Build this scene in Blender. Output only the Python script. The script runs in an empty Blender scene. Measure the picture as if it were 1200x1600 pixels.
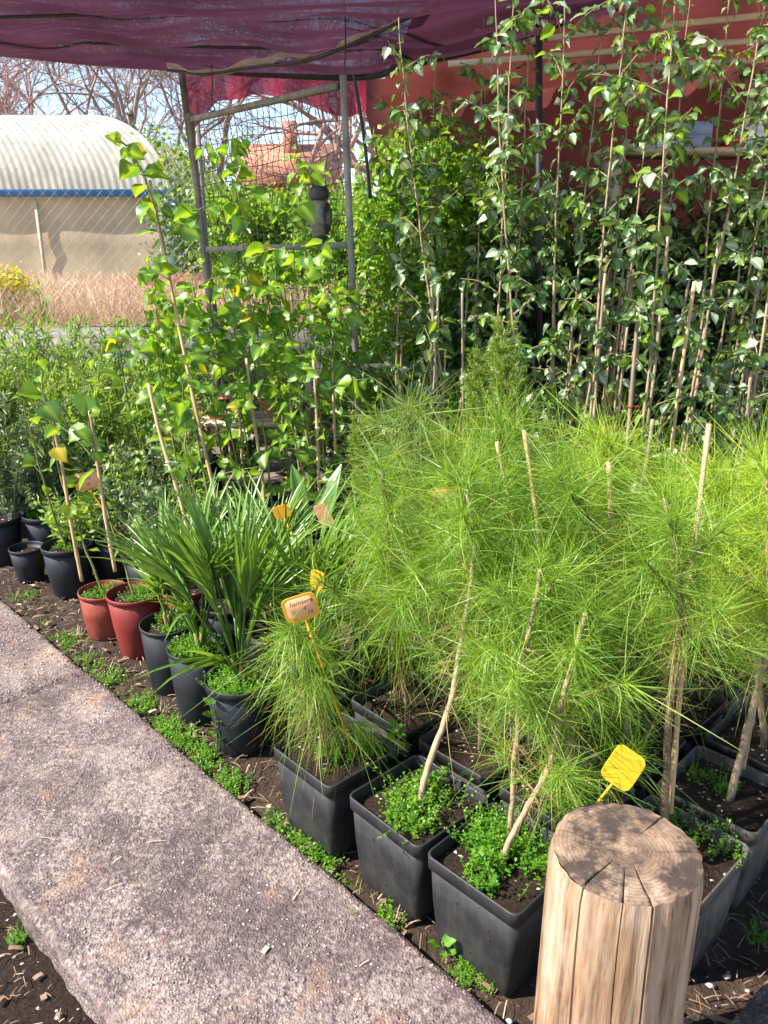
import bpy, math, random
import numpy as np
from mathutils import Vector, Matrix, Quaternion
R = math.radians
rng = np.random.default_rng(7)
random.seed(7)
scene = bpy.context.scene
C = scene.collection

# ------------------------------------------------------------------ camera, sky, sun
CAM_H, PITCH, FPX = 1.5, R(18.5), 1200.0
cam_data = bpy.data.cameras.new('camera')
cam_data.sensor_fit = 'VERTICAL'; cam_data.sensor_height = 24.0; cam_data.lens = 18.0
cam_data.clip_start = 0.05; cam_data.clip_end = 2000
cam = bpy.data.objects.new('camera', cam_data); C.objects.link(cam)
cam.location = (0, 0, CAM_H); cam.rotation_euler = (math.pi/2 - PITCH, 0, 0)
scene.camera = cam
scene.render.resolution_x, scene.render.resolution_y = 768, 1024

SUN_AZ = Vector((-0.95, -0.24)).normalized(); SUN_EL = R(45)
world = bpy.data.worlds.new('World'); scene.world = world; world.use_nodes = True
wn = world.node_tree.nodes; wl = world.node_tree.links
for n in list(wn): wn.remove(n)
sky = wn.new('ShaderNodeTexSky'); sky.sky_type = 'NISHITA'; sky.sun_disc = False
sky.sun_elevation = SUN_EL; sky.sun_rotation = math.atan2(SUN_AZ.x, SUN_AZ.y)
sky.air_density = 1.0; sky.dust_density = 0.3; sky.ozone_density = 2.0
bg = wn.new('ShaderNodeBackground'); bg.inputs['Strength'].default_value = 0.125
wo = wn.new('ShaderNodeOutputWorld')
wl.new(sky.outputs[0], bg.inputs[0]); wl.new(bg.outputs[0], wo.inputs[0])
sd = bpy.data.lights.new('sun', 'SUN'); sd.energy = 5.0; sd.angle = R(0.53); sd.color = (1.0, 0.94, 0.84)
sun = bpy.data.objects.new('sun', sd); C.objects.link(sun)
to_sun = Vector((SUN_AZ.x*math.cos(SUN_EL), SUN_AZ.y*math.cos(SUN_EL), math.sin(SUN_EL)))
sun.rotation_euler = to_sun.to_track_quat('Z', 'Y').to_euler()
vs = scene.view_settings
vs.view_transform = 'Standard'; vs.look = 'None'; vs.exposure = 1.38; vs.gamma = 1.0
scene.cycles.max_bounces = 6; scene.cycles.transparent_max_bounces = 8
scene.cycles.use_adaptive_sampling = True; scene.cycles.adaptive_threshold = 0.02
scene.cycles.diffuse_bounces = 3; scene.cycles.transmission_bounces = 4
scene.cycles.use_denoising = True
scene.cycles.caustics_reflective = False; scene.cycles.caustics_refractive = False

# ------------------------------------------------------------------ pixel helpers (photo 1200 x 1600)
CT, ST = math.cos(PITCH), math.sin(PITCH)
def ray(x, y):
    u = (x-600)/FPX; v = (y-800)/FPX
    return Vector((u, CT - v*ST, -(ST + v*CT)))
def G(x, y, z=0.0):                       # on the level z
    r = ray(x, y); t = (z-CAM_H)/r.z
    return Vector((r.x*t, r.y*t, z))
def V(x, y, Y):                           # on the upright plane at distance Y
    r = ray(x, y); t = Y/r.y
    return Vector((r.x*t, Y, CAM_H + r.z*t))

# ------------------------------------------------------------------ materials
MATS = {}
class NT:
    def __init__(s, name):
        s.m = bpy.data.materials.new(name); s.m.use_nodes = True
        s.t = s.m.node_tree; s.n = s.t.nodes; s.l = s.t.links
        for n in list(s.n): s.n.remove(n)
        s.out = s.n.new('ShaderNodeOutputMaterial'); MATS[name] = s.m
    def node(s, typ, **kw):
        n = s.n.new(typ)
        for k, v in kw.items():
            if k in n.inputs.keys(): n.inputs[k].default_value = v
            else: setattr(n, k, v)
        return n
    def link(s, a, b): s.l.new(a, b)
    def coords(s, scale=(1, 1, 1), kind='Object'):
        tc = s.node('ShaderNodeTexCoord'); mp = s.node('ShaderNodeMapping')
        mp.inputs['Scale'].default_value = scale; s.link(tc.outputs[kind], mp.inputs[0]); return mp.outputs[0]
    def noise(s, co, scale, detail=4, rough=0.6):
        n = s.node('ShaderNodeTexNoise', Scale=scale, Detail=detail, Roughness=rough); s.link(co, n.inputs['Vector']); return n.outputs['Fac']
    def ramp(s, fac, stops):
        r = s.node('ShaderNodeValToRGB'); el = r.color_ramp.elements
        while len(el) < len(stops): el.new(0.5)
        for e, (p, c) in zip(el, stops):
            e.position = p; e.color = (c[0], c[1], c[2], 1) if not isinstance(c, (int, float)) else (c, c, c, 1)
        s.link(fac, r.inputs[0]); return r.outputs[0]
    def mix(s, fac, a, b, mode='MIX'):
        m = s.node('ShaderNodeMix', data_type='RGBA', blend_type=mode)
        for sock, v in ((m.inputs[0], fac), (m.inputs[6], a), (m.inputs[7], b)):
            if isinstance(v, (int, float)): sock.default_value = v
            elif isinstance(v, tuple): sock.default_value = (v[0], v[1], v[2], 1)
            else: s.link(v, sock)
        return m.outputs[2]
    def bump(s, h, strength=0.5, dist=0.01):
        b = s.node('ShaderNodeBump', Strength=strength, Distance=dist); s.link(h, b.inputs['Height']); return b.outputs[0]
    def principled(s, col, rough=0.6, normal=None, spec=0.5, metal=0.0):
        p = s.node('ShaderNodeBsdfPrincipled')
        for sock, v in ((p.inputs['Base Color'], col), (p.inputs['Roughness'], rough)):
            if isinstance(v, (int, float)): sock.default_value = v
            elif isinstance(v, tuple): sock.default_value = (v[0], v[1], v[2], 1)
            else: s.link(v, sock)
        p.inputs['Specular IOR Level'].default_value = spec; p.inputs['Metallic'].default_value = metal
        if normal is not None: s.link(normal, p.inputs['Normal'])
        return p
    def finish(s, sh): s.link(sh.outputs[0], s.out.inputs[0]); return s.m

def leaf_mat(name, c0, c1, c2, trans=0.4, rough=0.45, spec=0.5, tcol=None, gain=1.0):
    """foliage: colour from the per-leaf 'tint' attribute and the object's own random number"""
    s = NT(name)
    at = s.node('ShaderNodeAttribute'); at.attribute_name = 'tint'
    oi = s.node('ShaderNodeObjectInfo')
    add = s.node('ShaderNodeMath', operation='MULTIPLY_ADD'); s.link(oi.outputs['Random'], add.inputs[0]); add.inputs[1].default_value = 0.6
    s.link(at.outputs['Fac'], add.inputs[2])
    fr = s.node('ShaderNodeMath', operation='FRACT'); s.link(add.outputs[0], fr.inputs[0])
    col = s.ramp(fr.outputs[0], [(0.0, c0), (0.5, c1), (1.0, c2)])
    broad = name in ('poplar_leaf', 'poplar_yellow', 'elm_leaf', 'elm_pale', 'palm_leaf')
    if broad:
        rib = s.node('ShaderNodeAttribute'); rib.attribute_name = 'rib'
        col = s.mix(rib.outputs['Fac'], col, (min(1, c2[0]*1.7), min(1, c2[1]*1.5), c2[2]*1.8))
    p = s.principled(col, rough, s.bump(s.noise(s.coords((1, 1, 1)), 60, 2), 0.25, 0.002) if broad else None, spec)
    t = s.node('ShaderNodeBsdfTranslucent')
    tm = s.mix(1.0, col, tcol or (1.5, 1.35, 0.55), 'MULTIPLY'); 
    s.link(tm, t.inputs['Color'])
    m = s.node('ShaderNodeMixShader'); m.inputs[0].default_value = trans
    s.link(p.outputs[0], m.inputs[1]); s.link(t.outputs[0], m.inputs[2])
    return s.finish(m)

def simple(name, col, rough=0.6, var=0.25, scale=20, bump=0.2, bdist=0.004, spec=0.4, metal=0, stretch=(1, 1, 1)):
    s = NT(name); co = s.coords(stretch)
    f = s.noise(co, scale, 5)
    c = s.ramp(f, [(0.25, tuple(x*(1-var) for x in col)), (0.75, tuple(min(1, x*(1+var)) for x in col))])
    return s.finish(s.principled(c, rough, s.bump(f, bump, bdist), spec, metal))

# foliage
leaf_mat('needle', (.10, .22, .024), (.20, .35, .035), (.36, .48, .075), .48, .4, .5)
leaf_mat('needle_sunlit', (.18, .32, .02), (.31, .45, .035), (.48, .57, .08), .45, .45, .35)  # yellower copy of the needles, overexposed sun glow put into the colour
leaf_mat('needle_grey', (.13, .22, .05), (.20, .31, .06), (.32, .39, .10), .35, .45, .35)
leaf_mat('cypress', (.12, .22, .03), (.20, .31, .045), (.32, .37, .08), .35, .5, .3)
leaf_mat('cypress_brown', (.16, .15, .05), (.22, .16, .08), (.25, .15, .10), .2, .6, .3)
leaf_mat('poplar_leaf', (.06, .17, .05), (.15, .30, .03), (.29, .42, .03), .52, .32, .6)
leaf_mat('poplar_yellow', (.30, .33, .02), (.40, .38, .02), (.5, .36, .02), .5, .4, .5)
leaf_mat('elm_leaf', (.04, .10, .03), (.085, .17, .055), (.19, .29, .06), .36, .30, .75)
leaf_mat('elm_pale', (.22, .30, .19), (.32, .40, .27), (.42, .50, .30), .3, .4, .6)
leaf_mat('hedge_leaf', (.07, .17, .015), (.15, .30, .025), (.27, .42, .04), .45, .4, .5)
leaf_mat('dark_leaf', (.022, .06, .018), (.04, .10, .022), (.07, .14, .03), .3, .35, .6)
leaf_mat('olive_leaf', (.08, .14, .06), (.13, .20, .09), (.21, .28, .13), .3, .45, .5)
leaf_mat('oleander_leaf', (.11, .21, .04), (.20, .33, .06), (.32, .43, .11), .45, .4, .5)
leaf_mat('palm_leaf', (.07, .16, .022), (.125, .25, .035), (.21, .35, .06), .32, .32, .6)
leaf_mat('palm_dry', (.25, .17, .07), (.32, .22, .09), (.38, .28, .12), .2, .6, .3)
leaf_mat('weed_leaf', (.06, .17, .012), (.11, .27, .02), (.19, .35, .03), .4, .45, .4)
leaf_mat('yellow_flower', (.45, .40, .02), (.6, .52, .02), (.3, .34, .03), .4, .5, .3)
leaf_mat('dry_grass', (.50, .34, .22), (.64, .47, .32), (.72, .58, .42), .3, .7, .2, (1.1, .95, .8))
leaf_mat('red_grass', (.42, .15, .10), (.46, .22, .14), (.5, .3, .2), .3, .7, .2, (1.1, .95, .8))
simple('pine_bark', (.19, .12, .075), .85, .5, 60, .8, .004)
simple('pale_bark', (.34, .24, .15), .8, .4, 45, .6, .003)
simple('shoot', (.20, .13, .07), .8, .5, 150, .9, .003)
simple('green_stem', (.17, .17, .05), .7, .4, 40, .3, .002)
simple('cane', (.50, .33, .17), .55, .35, 14, .3, .002, .4, 0, (3, 3, .6))
simple('cane_grey', (.30, .225, .15), .65, .35, 14, .3, .002, .3, 0, (3, 3, .6))
simple('twig_grey', (.26, .20, .18), .9, .3, 6, .3, .01)
simple('twig_pink', (.33, .20, .18), .9, .3, 6, .3, .01)
simple('galvanised', (.23, .205, .17), .65, .4, 14, .2, .002, .3, .1)
simple('old_wall', (.42, .38, .33), .9, .3, 6, .4, .01)
simple('wire', (.45, .44, .42), .5, .15, 20, .1, .002, .5, .6)
simple('rust_wire', (.16, .11, .09), .7, .3, 20, .1, .002, .4, .3)
simple('dark_metal', (.035, .035, .04), .5, .3, 30, .1, .002, .5, .2)
simple('white_rope', (.62, .60, .56), .8, .15, 60, .3, .002)
simple('red_tape', (.55, .02, .03), .5, .1, 30, .1)
simple('blue_paint', (.05, .17, .33), .5, .15, 10, .1)
simple('tag_orange', (.75, .36, .02), .5, .08, 30, .05)
simple('tag_yellow', (.66, .44, .012), .5, .06, 30, .05)
simple('tag_pink', (.78, .38, .20), .6, .08, 40, .05)
simple('ink', (.02, .015, .02), .6, .1, 30, 0)
simple('clay', (.42, .16, .09), .8, .2, 20, .2)
simple('plank', (.52, .42, .30), .8, .25, 8, .3, .004, .2, 0, (1, 8, 8))
simple('tarp_red', (.42, .07, .07), .7, .2, 5, .3, .02)
simple('owl_body', (.20, .17, .13), .6, .7, 28, .3, .006)
simple('owl_dark', (.05, .045, .04), .5, .4, 30, .3, .004)
simple('owl_eye', (.75, .45, .03), .2, .05, 10, 0)
simple('brick_house', (.36, .16, .11), .9, .2, 3, .3, .02)
simple('roof_tile', (.45, .19, .11), .85, .25, 9, .4, .03)
simple('trash_white', (.72, .72, .74), .6, .1, 10, .1)
simple('trash_blue', (.25, .32, .45), .6, .15, 10, .1)
simple('sheet', (.02, .02, .024), .85, .4, 12, .4, .01, .1)
simple('pebble', (.52, .45, .41), .85, .3, 40, .2)
simple('litter', (.22, .14, .09), .9, .5, 20, .2)
simple('litter_pale', (.45, .36, .25), .85, .3, 20, .2)

def m_soil():
    s = NT('soil'); co = s.coords()
    f = s.noise(co, 9, 8, .7); g = s.noise(co, 90, 4, .7)
    c = s.ramp(f, [(.3, (.032, .020, .014)), (.55, (.085, .054, .038)), (.75, (.16, .11, .08))])
    v = s.node('ShaderNodeTexVoronoi', Scale=140.0); s.link(co, v.inputs['Vector'])
    sp = s.ramp(v.outputs['Color'], [(.90, 0.0), (.93, 1.0)])
    c = s.mix(sp, c, (.36, .29, .23))
    c = s.mix(.55, c, s.ramp(g, [(.3, (.35, .35, .35)), (.7, (1.0, 1.0, 1.0))]), 'MULTIPLY')
    h = s.node('ShaderNodeMath', operation='ADD'); s.link(f, h.inputs[0]); s.link(g, h.inputs[1])
    s.finish(s.principled(c, .95, s.bump(h.outputs[0], .9, .02), .2))
    s = NT('pot_soil'); co = s.coords()
    g = s.noise(co, 120, 5, .75); f = s.noise(co, 25, 3)
    c = s.ramp(g, [(.3, (.010, .006, .005)), (.55, (.038, .022, .015)), (.75, (.11, .065, .043))])
    v = s.node('ShaderNodeTexVoronoi', Scale=150.0); s.link(co, v.inputs['Vector'])
    sp = s.ramp(v.outputs['Color'], [(.90, 0.0), (.92, 1.0)])
    c = s.mix(sp, c, (.62, .58, .52))
    s.finish(s.principled(c, .95, s.bump(g, 1.0, .012), .2))
m_soil()
def m_concrete(name='concrete', warm=1.0):
    s = NT(name); co = s.coords()
    big = s.noise(co, 3.2, 6, .65); mid = s.noise(co, 22, 5, .7)
    v = s.node('ShaderNodeTexVoronoi', Scale=95.0); s.link(co, v.inputs['Vector'])
    v2 = s.node('ShaderNodeTexVoronoi', Scale=190.0); s.link(co, v2.inputs['Vector'])
    fine = s.noise(co, 75, 7, .75)
    cov = s.node('ShaderNodeMath', operation='MULTIPLY_ADD'); s.link(big, cov.inputs[0]); cov.inputs[1].default_value = .75
    s.link(fine, cov.inputs[2])
    base = s.ramp(mid, [(.3, (.06, .042, .043)), (.55, (.125, .09, .088)), (.75, (.20, .15, .14))])
    lite = s.ramp(s.noise(co, 2.1, 5, .7), [(.35, (.235, .178, .165)), (.65, (.38, .305, .265))])
    fl = s.ramp(cov.outputs[0], [(.80, 0.0), (1.0, 1.0)])
    c = s.mix(fl, base, lite)
    ag = s.ramp(v.outputs['Color'], [(.0, (.62, .6, .6)), (.6, (1.0, .97, .95)), (1.0, (1.35, 1.3, 1.25))])
    c = s.mix(.6, c, ag, 'MULTIPLY')
    rust = s.ramp(s.noise(co, 5.5, 5, .7), [(.56, 0.0), (.70, .6)])
    c = s.mix(rust, c, (.30, .17, .10))
    stain = s.ramp(s.noise(co, 7.5, 6, .78), [(.47, 0.0), (.66, .8)])
    c = s.mix(stain, c, (.085, .062, .062))
    lich = s.ramp(s.noise(co, 6.1, 6, .75), [(.62, 0.0), (.72, .5)])
    c = s.mix(lich, c, (.5, .42, .3))
    a = s.node('ShaderNodeMath', operation='ADD'); s.link(v.outputs['Distance'], a.inputs[0]); s.link(v2.outputs['Distance'], a.inputs[1])
    b = s.node('ShaderNodeMath', operation='MULTIPLY_ADD'); s.link(mid, b.inputs[0]); b.inputs[1].default_value = 1.5; s.link(a.outputs[0], b.inputs[2])
    s.finish(s.principled(c, .9, s.bump(b.outputs[0], .7, .004), .2))
m_concrete()
def m_plastic(name, col, dust, rough=.42, amount=.5):
    s = NT(name); co = s.coords(); st = s.coords((6, 6, 1.2))
    f = s.noise(co, 7, 6, .7); g = s.noise(st, 9, 5, .7)
    k = s.ramp(f, [(.4, 0.0), (.75, amount)]); k2 = s.ramp(g, [(.48, 0.0), (.8, amount)])
    c = s.mix(k, s.mix(k2, col, dust), dust)
    r = s.ramp(f, [(.3, rough), (.7, min(1, rough+.3))])
    s.finish(s.principled(c, r, s.bump(g, .06, .002), .45))
m_plastic('black_plastic', (.010, .010, .012), (.055, .05, .045), .45, .5)
m_plastic('black_plastic_round', (.006, .008, .013), (.03, .03, .034), .45, .3)
m_plastic('dusty_plastic', (.03, .028, .026), (.17, .145, .115), .6, .8)
m_plastic('red_plastic', (.17, .013, .009), (.25, .05, .032), .45, .3)
m_plastic('red_plastic_faded', (.20, .025, .014), (.32, .12, .075), .5, .45)
def m_wood():
    s = NT('log_side'); co = s.coords((1, 1, .055)); c2 = s.coords()
    f = s.noise(co, 55, 6, .65); g = s.noise(co, 14, 4, .6); st = s.noise(c2, 6, 4)
    c = s.ramp(f, [(.32, (.10, .06, .033)), (.46, (.31, .205, .125)), (.68, (.49, .36, .245))])
    c = s.mix(.7, c, s.ramp(g, [(.3, (.62, .5, .42)), (.6, (1.05, 1.0, .98))]), 'MULTIPLY')
    c = s.mix(s.ramp(st, [(.54, 0.0), (.70, .65)]), c, (.20, .115, .065))
    sp = s.ramp(s.noise(s.coords((1, 1, .018)), 130, 3, .6), [(.30, 1.0), (.36, 0.0)])
    c = s.mix(sp, c, (.10, .06, .04))
    gy = s.ramp(s.noise(s.coords((1, 1, .3)), 9, 5, .7), [(.48, 0.0), (.66, .6)])
    c = s.mix(gy, c, (.42, .35, .275))
    s.finish(s.principled(c, .85, s.bump(f, .8, .006), .2))
    s = NT('log_end'); co = s.coords()
    w = s.node('ShaderNodeTexWave', wave_type='RINGS', rings_direction='Z', Scale=48.0, Distortion=3.5, Detail=3.0)
    w.inputs['Detail Scale'].default_value = 2.0; s.link(co, w.inputs['Vector'])
    f = s.noise(co, 11, 7, .72); g = s.noise(co, 60, 4, .7)
    c = s.ramp(f, [(.28, (.10, .066, .045)), (.5, (.25, .165, .11)), (.70, (.44, .32, .22))])
    c = s.mix(.34, c, s.ramp(w.outputs['Fac'], [(.2, (.45, .36, .3)), (.7, (1, 1, 1))]), 'MULTIPLY')
    dk = s.ramp(s.noise(co, 9.5, 6, .75), [(.49, 0.0), (.60, .9)])
    c = s.mix(dk, c, (.045, .032, .027))
    c = s.mix(.5, c, s.ramp(g, [(.3, (.6, .6, .6)), (.65, (1.1, 1.1, 1.1))]), 'MULTIPLY')
    s.finish(s.principled(c, .9, s.bump(g, .6, .004), .2))
    simple('log_crack', (.03, .018, .012), 1.0, .3, 30, .2)
m_wood()
def m_cloth(name, col, tcol, transp=.3, trans=.5):
    s = NT(name); co = s.coords()
    f = s.noise(co, 2.3, 4); st = s.noise(s.coords((60, 1.5, 1)), 3, 3)
    c = s.mix(.6, col, s.ramp(f, [(.3, (.6, .6, .6)), (.7, (1.25, 1.2, 1.2))]), 'MULTIPLY')
    c = s.mix(.5, c, s.ramp(st, [(.3, (.7, .7, .7)), (.7, (1.2, 1.2, 1.2))]), 'MULTIPLY')
    p = s.principled(c, .8, None, .2)
    t = s.node('ShaderNodeBsdfTranslucent'); tc = s.mix(.6, tcol, s.ramp(f, [(.3, (.6, .6, .6)), (.7, (1.25, 1.2, 1.2))]), 'MULTIPLY'); s.link(tc, t.inputs['Color'])
    m = s.node('ShaderNodeMixShader'); m.inputs[0].default_value = trans; s.link(p.outputs[0], m.inputs[1]); s.link(t.outputs[0], m.inputs[2])
    tr = s.node('ShaderNodeBsdfTransparent')
    m2 = s.node('ShaderNodeMixShader'); m2.inputs[0].default_value = transp
    if name == 'shade_cloth': s.link(s.ramp(s.noise(s.coords((.7, 9, 1)), 2.2, 5, .7), [(.42, 0.0), (.75, .16)]), m2.inputs[0])
    s.link(m.outputs[0], m2.inputs[1]); s.link(tr.outputs[0], m2.inputs[2])
    s.finish(m2)
m_cloth('shade_cloth', (.06, .022, .036), (.06, .02, .038), .015, .55)
m_cloth('red_cloth', (.33, .03, .06), (.36, .035, .07), .06, .5)
m_cloth('terracotta_cloth', (.17, .052, .046), (.13, .032, .028), .0, .45)
m_cloth('edge_cloth', (.8, .78, .74), (.8, .77, .73), .0, .6)
m_cloth('tunnel_film', (.52, .49, .41), (.5, .46, .38), .0, .3)
m_cloth('tunnel_wall', (.62, .50, .34), (.6, .48, .31), .0, .35)
def m_ground():
    s = NT('dry_ground'); co = s.coords()
    f = s.noise(co, .8, 8, .7); g = s.noise(co, 14, 6, .7)
    c = s.ramp(f, [(.3, (.26, .18, .11)), (.6, (.38, .27, .17)), (.75, (.20, .20, .08))])
    s.finish(s.principled(c, .95, s.bump(g, .8, .03), .2))
m_ground()

# ------------------------------------------------------------------ mesh helpers
class MB:
    def __init__(s): s.v = []; s.f = []; s.n = 0; s.t = []; s.r = []
    def add(s, verts, faces, tint=None, rib=None):
        verts = np.asarray(verts, dtype=np.float32).reshape(-1, 3)
        s.v.append(verts)
        for fa in (faces if isinstance(faces, list) else [faces]):
            fa = np.asarray(fa, dtype=np.int32)
            if fa.size: s.f.append(fa + s.n)
        k = len(verts)
        s.t.append(np.zeros(k, np.float32) if tint is None else np.broadcast_to(np.asarray(tint, np.float32), (k,)).copy())
        s.r.append(np.zeros(k, np.float32) if rib is None else np.broadcast_to(np.asarray(rib, np.float32), (k,)).copy())
        s.n += k
    def mesh(s, name, mat, smooth=False, origin=None, mats=None, fmat=None):
        me = bpy.data.meshes.new(name)
        v = np.concatenate(s.v).astype(np.float32)
        if origin is not None: v = v - np.array(origin, np.float32)
        me.vertices.add(len(v)); me.vertices.foreach_set('co', v.ravel())
        tot = sum(f.shape[0] for f in s.f); nl = sum(f.size for f in s.f)
        me.loops.add(nl); me.polygons.add(tot)
        me.loops.foreach_set('vertex_index', np.concatenate([f.ravel() for f in s.f]).astype(np.int32))
        sizes = np.concatenate([np.full(f.shape[0], f.shape[1], np.int32) for f in s.f])
        st = np.zeros(tot, np.int32); st[1:] = np.cumsum(sizes)[:-1]
        me.polygons.foreach_set('loop_start', st)
        if smooth: me.polygons.foreach_set('use_smooth', np.ones(tot, bool))
        for an, arr in (('tint', s.t), ('rib', s.r)):
            a = me.attributes.new(an, 'FLOAT', 'POINT'); a.data.foreach_set('value', np.concatenate(arr))
        me.update(calc_edges=True); me.validate()
        for m in (mats or [mat]): me.materials.append(MATS[m])
        if fmat is not None: me.polygons.foreach_set('material_index', np.asarray(fmat, np.int32))
        return me

def obj(name, me, parent=None, loc=(0, 0, 0), rot=None, scale=None, **props):
    o = bpy.data.objects.new(name, me); C.objects.link(o)
    o.parent = parent; o.location = loc
    if rot is not None:
        if isinstance(rot, Quaternion): o.rotation_mode = 'QUATERNION'; o.rotation_quaternion = rot
        else: o.rotation_euler = rot
    if scale is not None: o.scale = (scale,)*3 if isinstance(scale, (int, float)) else scale
    for k, v in props.items(): o[k] = v
    return o
def thing(name, label, cat, loc=(0, 0, 0), rotz=0, group=None):
    o = bpy.data.objects.new(name, None); C.objects.link(o); o.empty_display_size = .05
    o.location = loc; o.rotation_euler = (0, 0, rotz); o['label'] = label; o['category'] = cat
    if group: o['group'] = group
    return o
def tag(o, label, cat, group=None):
    o['label'] = label; o['category'] = cat
    if group: o['group'] = group
    return o
def nrm(a): return a/np.maximum(np.linalg.norm(a, axis=-1, keepdims=True), 1e-9)
def smooth_path(pts, n):
    P = np.array([list(p) for p in pts], float); k = len(P)
    if k == 2: return P[0] + (P[1]-P[0])*np.linspace(0, 1, n)[:, None]
    E = np.vstack([2*P[0]-P[1], P, 2*P[-1]-P[-2]])
    out = []
    for t in np.linspace(0, k-1-1e-6, n):
        i = int(t); f = t-i; a, b, c, d = E[i], E[i+1], E[i+2], E[i+3]
        out.append(.5*((2*b)+(-a+c)*f+(2*a-5*b+4*c-d)*f*f+(-a+3*b-3*c+d)*f**3))
    return np.array(out)
def tube(mb, P, r, n=6, cap=True, tint=0):
    P = np.asarray(P, float); k = len(P); r = np.broadcast_to(np.asarray(r, float), (k,))
    T = nrm(np.gradient(P, axis=0)); ref = np.array([0., 0, 1]) if abs(T[0, 2]) < .9 else np.array([1., 0, 0])
    N = nrm(np.cross(T, ref)); B = np.cross(T, N)
    a = np.linspace(0, 2*np.pi, n, endpoint=False)
    ring = P[:, None] + r[:, None, None]*(np.cos(a)[None, :, None]*N[:, None] + np.sin(a)[None, :, None]*B[:, None])
    i = np.arange(k-1)[:, None]; j = np.arange(n)[None]
    q = np.stack([i*n+j, i*n+(j+1) % n, (i+1)*n+(j+1) % n, (i+1)*n+j], -1).reshape(-1, 4)
    fs = [q]
    if cap: fs += [np.arange(n)[::-1][None], (np.arange(n)+(k-1)*n)[None]]
    mb.add(ring.reshape(-1, 3), fs, tint)
def ribbons(mb, P, W, side, tint=None):
    """P (N,K,3) centre lines, W (N,K) half widths, side (N,3)"""
    N, K = P.shape[:2]
    s = side[:, None, :]*W[..., None]
    v = np.stack([P-s, P+s], 2).reshape(-1, 3)
    b = (np.arange(N)*K*2)[:, None, None]; i = (np.arange(K-1)*2)[None, :, None]
    q = (b+i+np.array([0, 1, 3, 2])[None, None]).reshape(-1, 4)
    mb.add(v, q, None if tint is None else np.repeat(tint, K*2))
def leaf_cards(mb, base, d, nor, L, Wd, tint, fold=.25, droop=.15):
    """two folded triangles pairs for a leaf: N leaves in one go"""
    N = len(base); d = nrm(d); s = nrm(np.cross(d, nor)); nn = np.cross(s, d)
    L = L[:, None]; Wd = Wd[:, None]
    mid = base+d*L*.45
    l = mid-s*Wd+nn*Wd*fold; r = mid+s*Wd+nn*Wd*fold; tip = base+d*L-np.array([0, 0, 1.])*L*droop
    v = np.stack([base, l, tip, r], 1).reshape(-1, 3)
    k = (np.arange(N)*4)[:, None]
    mb.add(v, np.concatenate([k+np.array([0, 2, 1]), k+np.array([0, 3, 2])]), np.repeat(tint, 4))
def rand_dirs(n, up=0.0):
    d = rng.normal(size=(n, 3)); d[:, 2] += up; return nrm(d)
def box(mb, c, sx, sy, sz, rz=0, bev=0):
    c = np.array(c, float); ca, sa = math.cos(rz), math.sin(rz)
    p = np.array([[x, y, z] for z in (-1, 1) for y in (-1, 1) for x in (-1, 1)], float)*np.array([sx, sy, sz])/2
    p = np.stack([p[:, 0]*ca-p[:, 1]*sa, p[:, 0]*sa+p[:, 1]*ca, p[:, 2]], 1)+c
    mb.add(p, np.array([[0, 2, 3, 1], [4, 5, 7, 6], [0, 1, 5, 4], [2, 6, 7, 3], [0, 4, 6, 2], [1, 3, 7, 5]]))
def bar(mb, a, b, w, h=None):
    """square bar from a to b"""
    h = h or w; a = np.array(list(a), float); b = np.array(list(b), float)
    t = nrm(b-a); ref = np.array([0, 0, 1.]) if abs(t[2]) < .9 else np.array([0, 1., 0])
    s = nrm(np.cross(t, ref)); u = np.cross(s, t)
    v = [p + s*w/2*i + u*h/2*j for p in (a, b) for i, j in ((-1, -1), (1, -1), (1, 1), (-1, 1))]
    mb.add(v, np.array([[0, 1, 2, 3], [7, 6, 5, 4], [0, 4, 5, 1], [1, 5, 6, 2], [2, 6, 7, 3], [3, 7, 4, 0]]))
def loft(mb, rings, close_last=False):
    k = len(rings); n = len(rings[0])
    i = np.arange(k-1)[:, None]; j = np.arange(n)[None]
    q = np.stack([i*n+j, i*n+(j+1) % n, (i+1)*n+(j+1) % n, (i+1)*n+j], -1).reshape(-1, 4)
    fs = [q]
    if close_last: fs += [(np.arange(n)+(k-1)*n)[None], np.arange(n)[::-1][None]]
    mb.add(np.concatenate(rings), fs)
def vnoise(x, y, seed=0):
    """cheap smooth noise from sines"""
    r = np.random.default_rng(seed); o = 0
    for k in range(7):
        a, b, p, q = r.normal(size=4); f = 1.6**k
        o = o+np.sin(f*(a*x+b*y)+p*6)*np.cos(f*(b*x-a*y)+q*6)/f**.7
    return o/2.5
def grid_mesh(x0, x1, y0, y1, nx, ny, zf):
    X, Y = np.meshgrid(np.linspace(x0, x1, nx), np.linspace(y0, y1, ny)); Z = zf(X, Y)
    i = np.arange(ny-1)[:, None]; j = np.arange(nx-1)[None]
    q = np.stack([i*nx+j, i*nx+j+1, (i+1)*nx+j+1, (i+1)*nx+j], -1).reshape(-1, 4)
    m = MB(); m.add(np.stack([X, Y, Z], -1).reshape(-1, 3), q); return m

# ------------------------------------------------------------------ the setting
D = Vector((-.70, .714)).normalized()     # along the path, away from the camera
Nn = Vector((.714, .70)).normalized()     # across it, towards the beds
SLAB_Z = .03
m = MB(); m.add([(-400, -60, -.1), (400, -60, -.1), (400, 900, -.1), (-400, 900, -.1)], np.array([[0, 1, 2, 3]]))
obj('ground', m.mesh('ground', 'dry_ground'), kind='structure')

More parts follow.
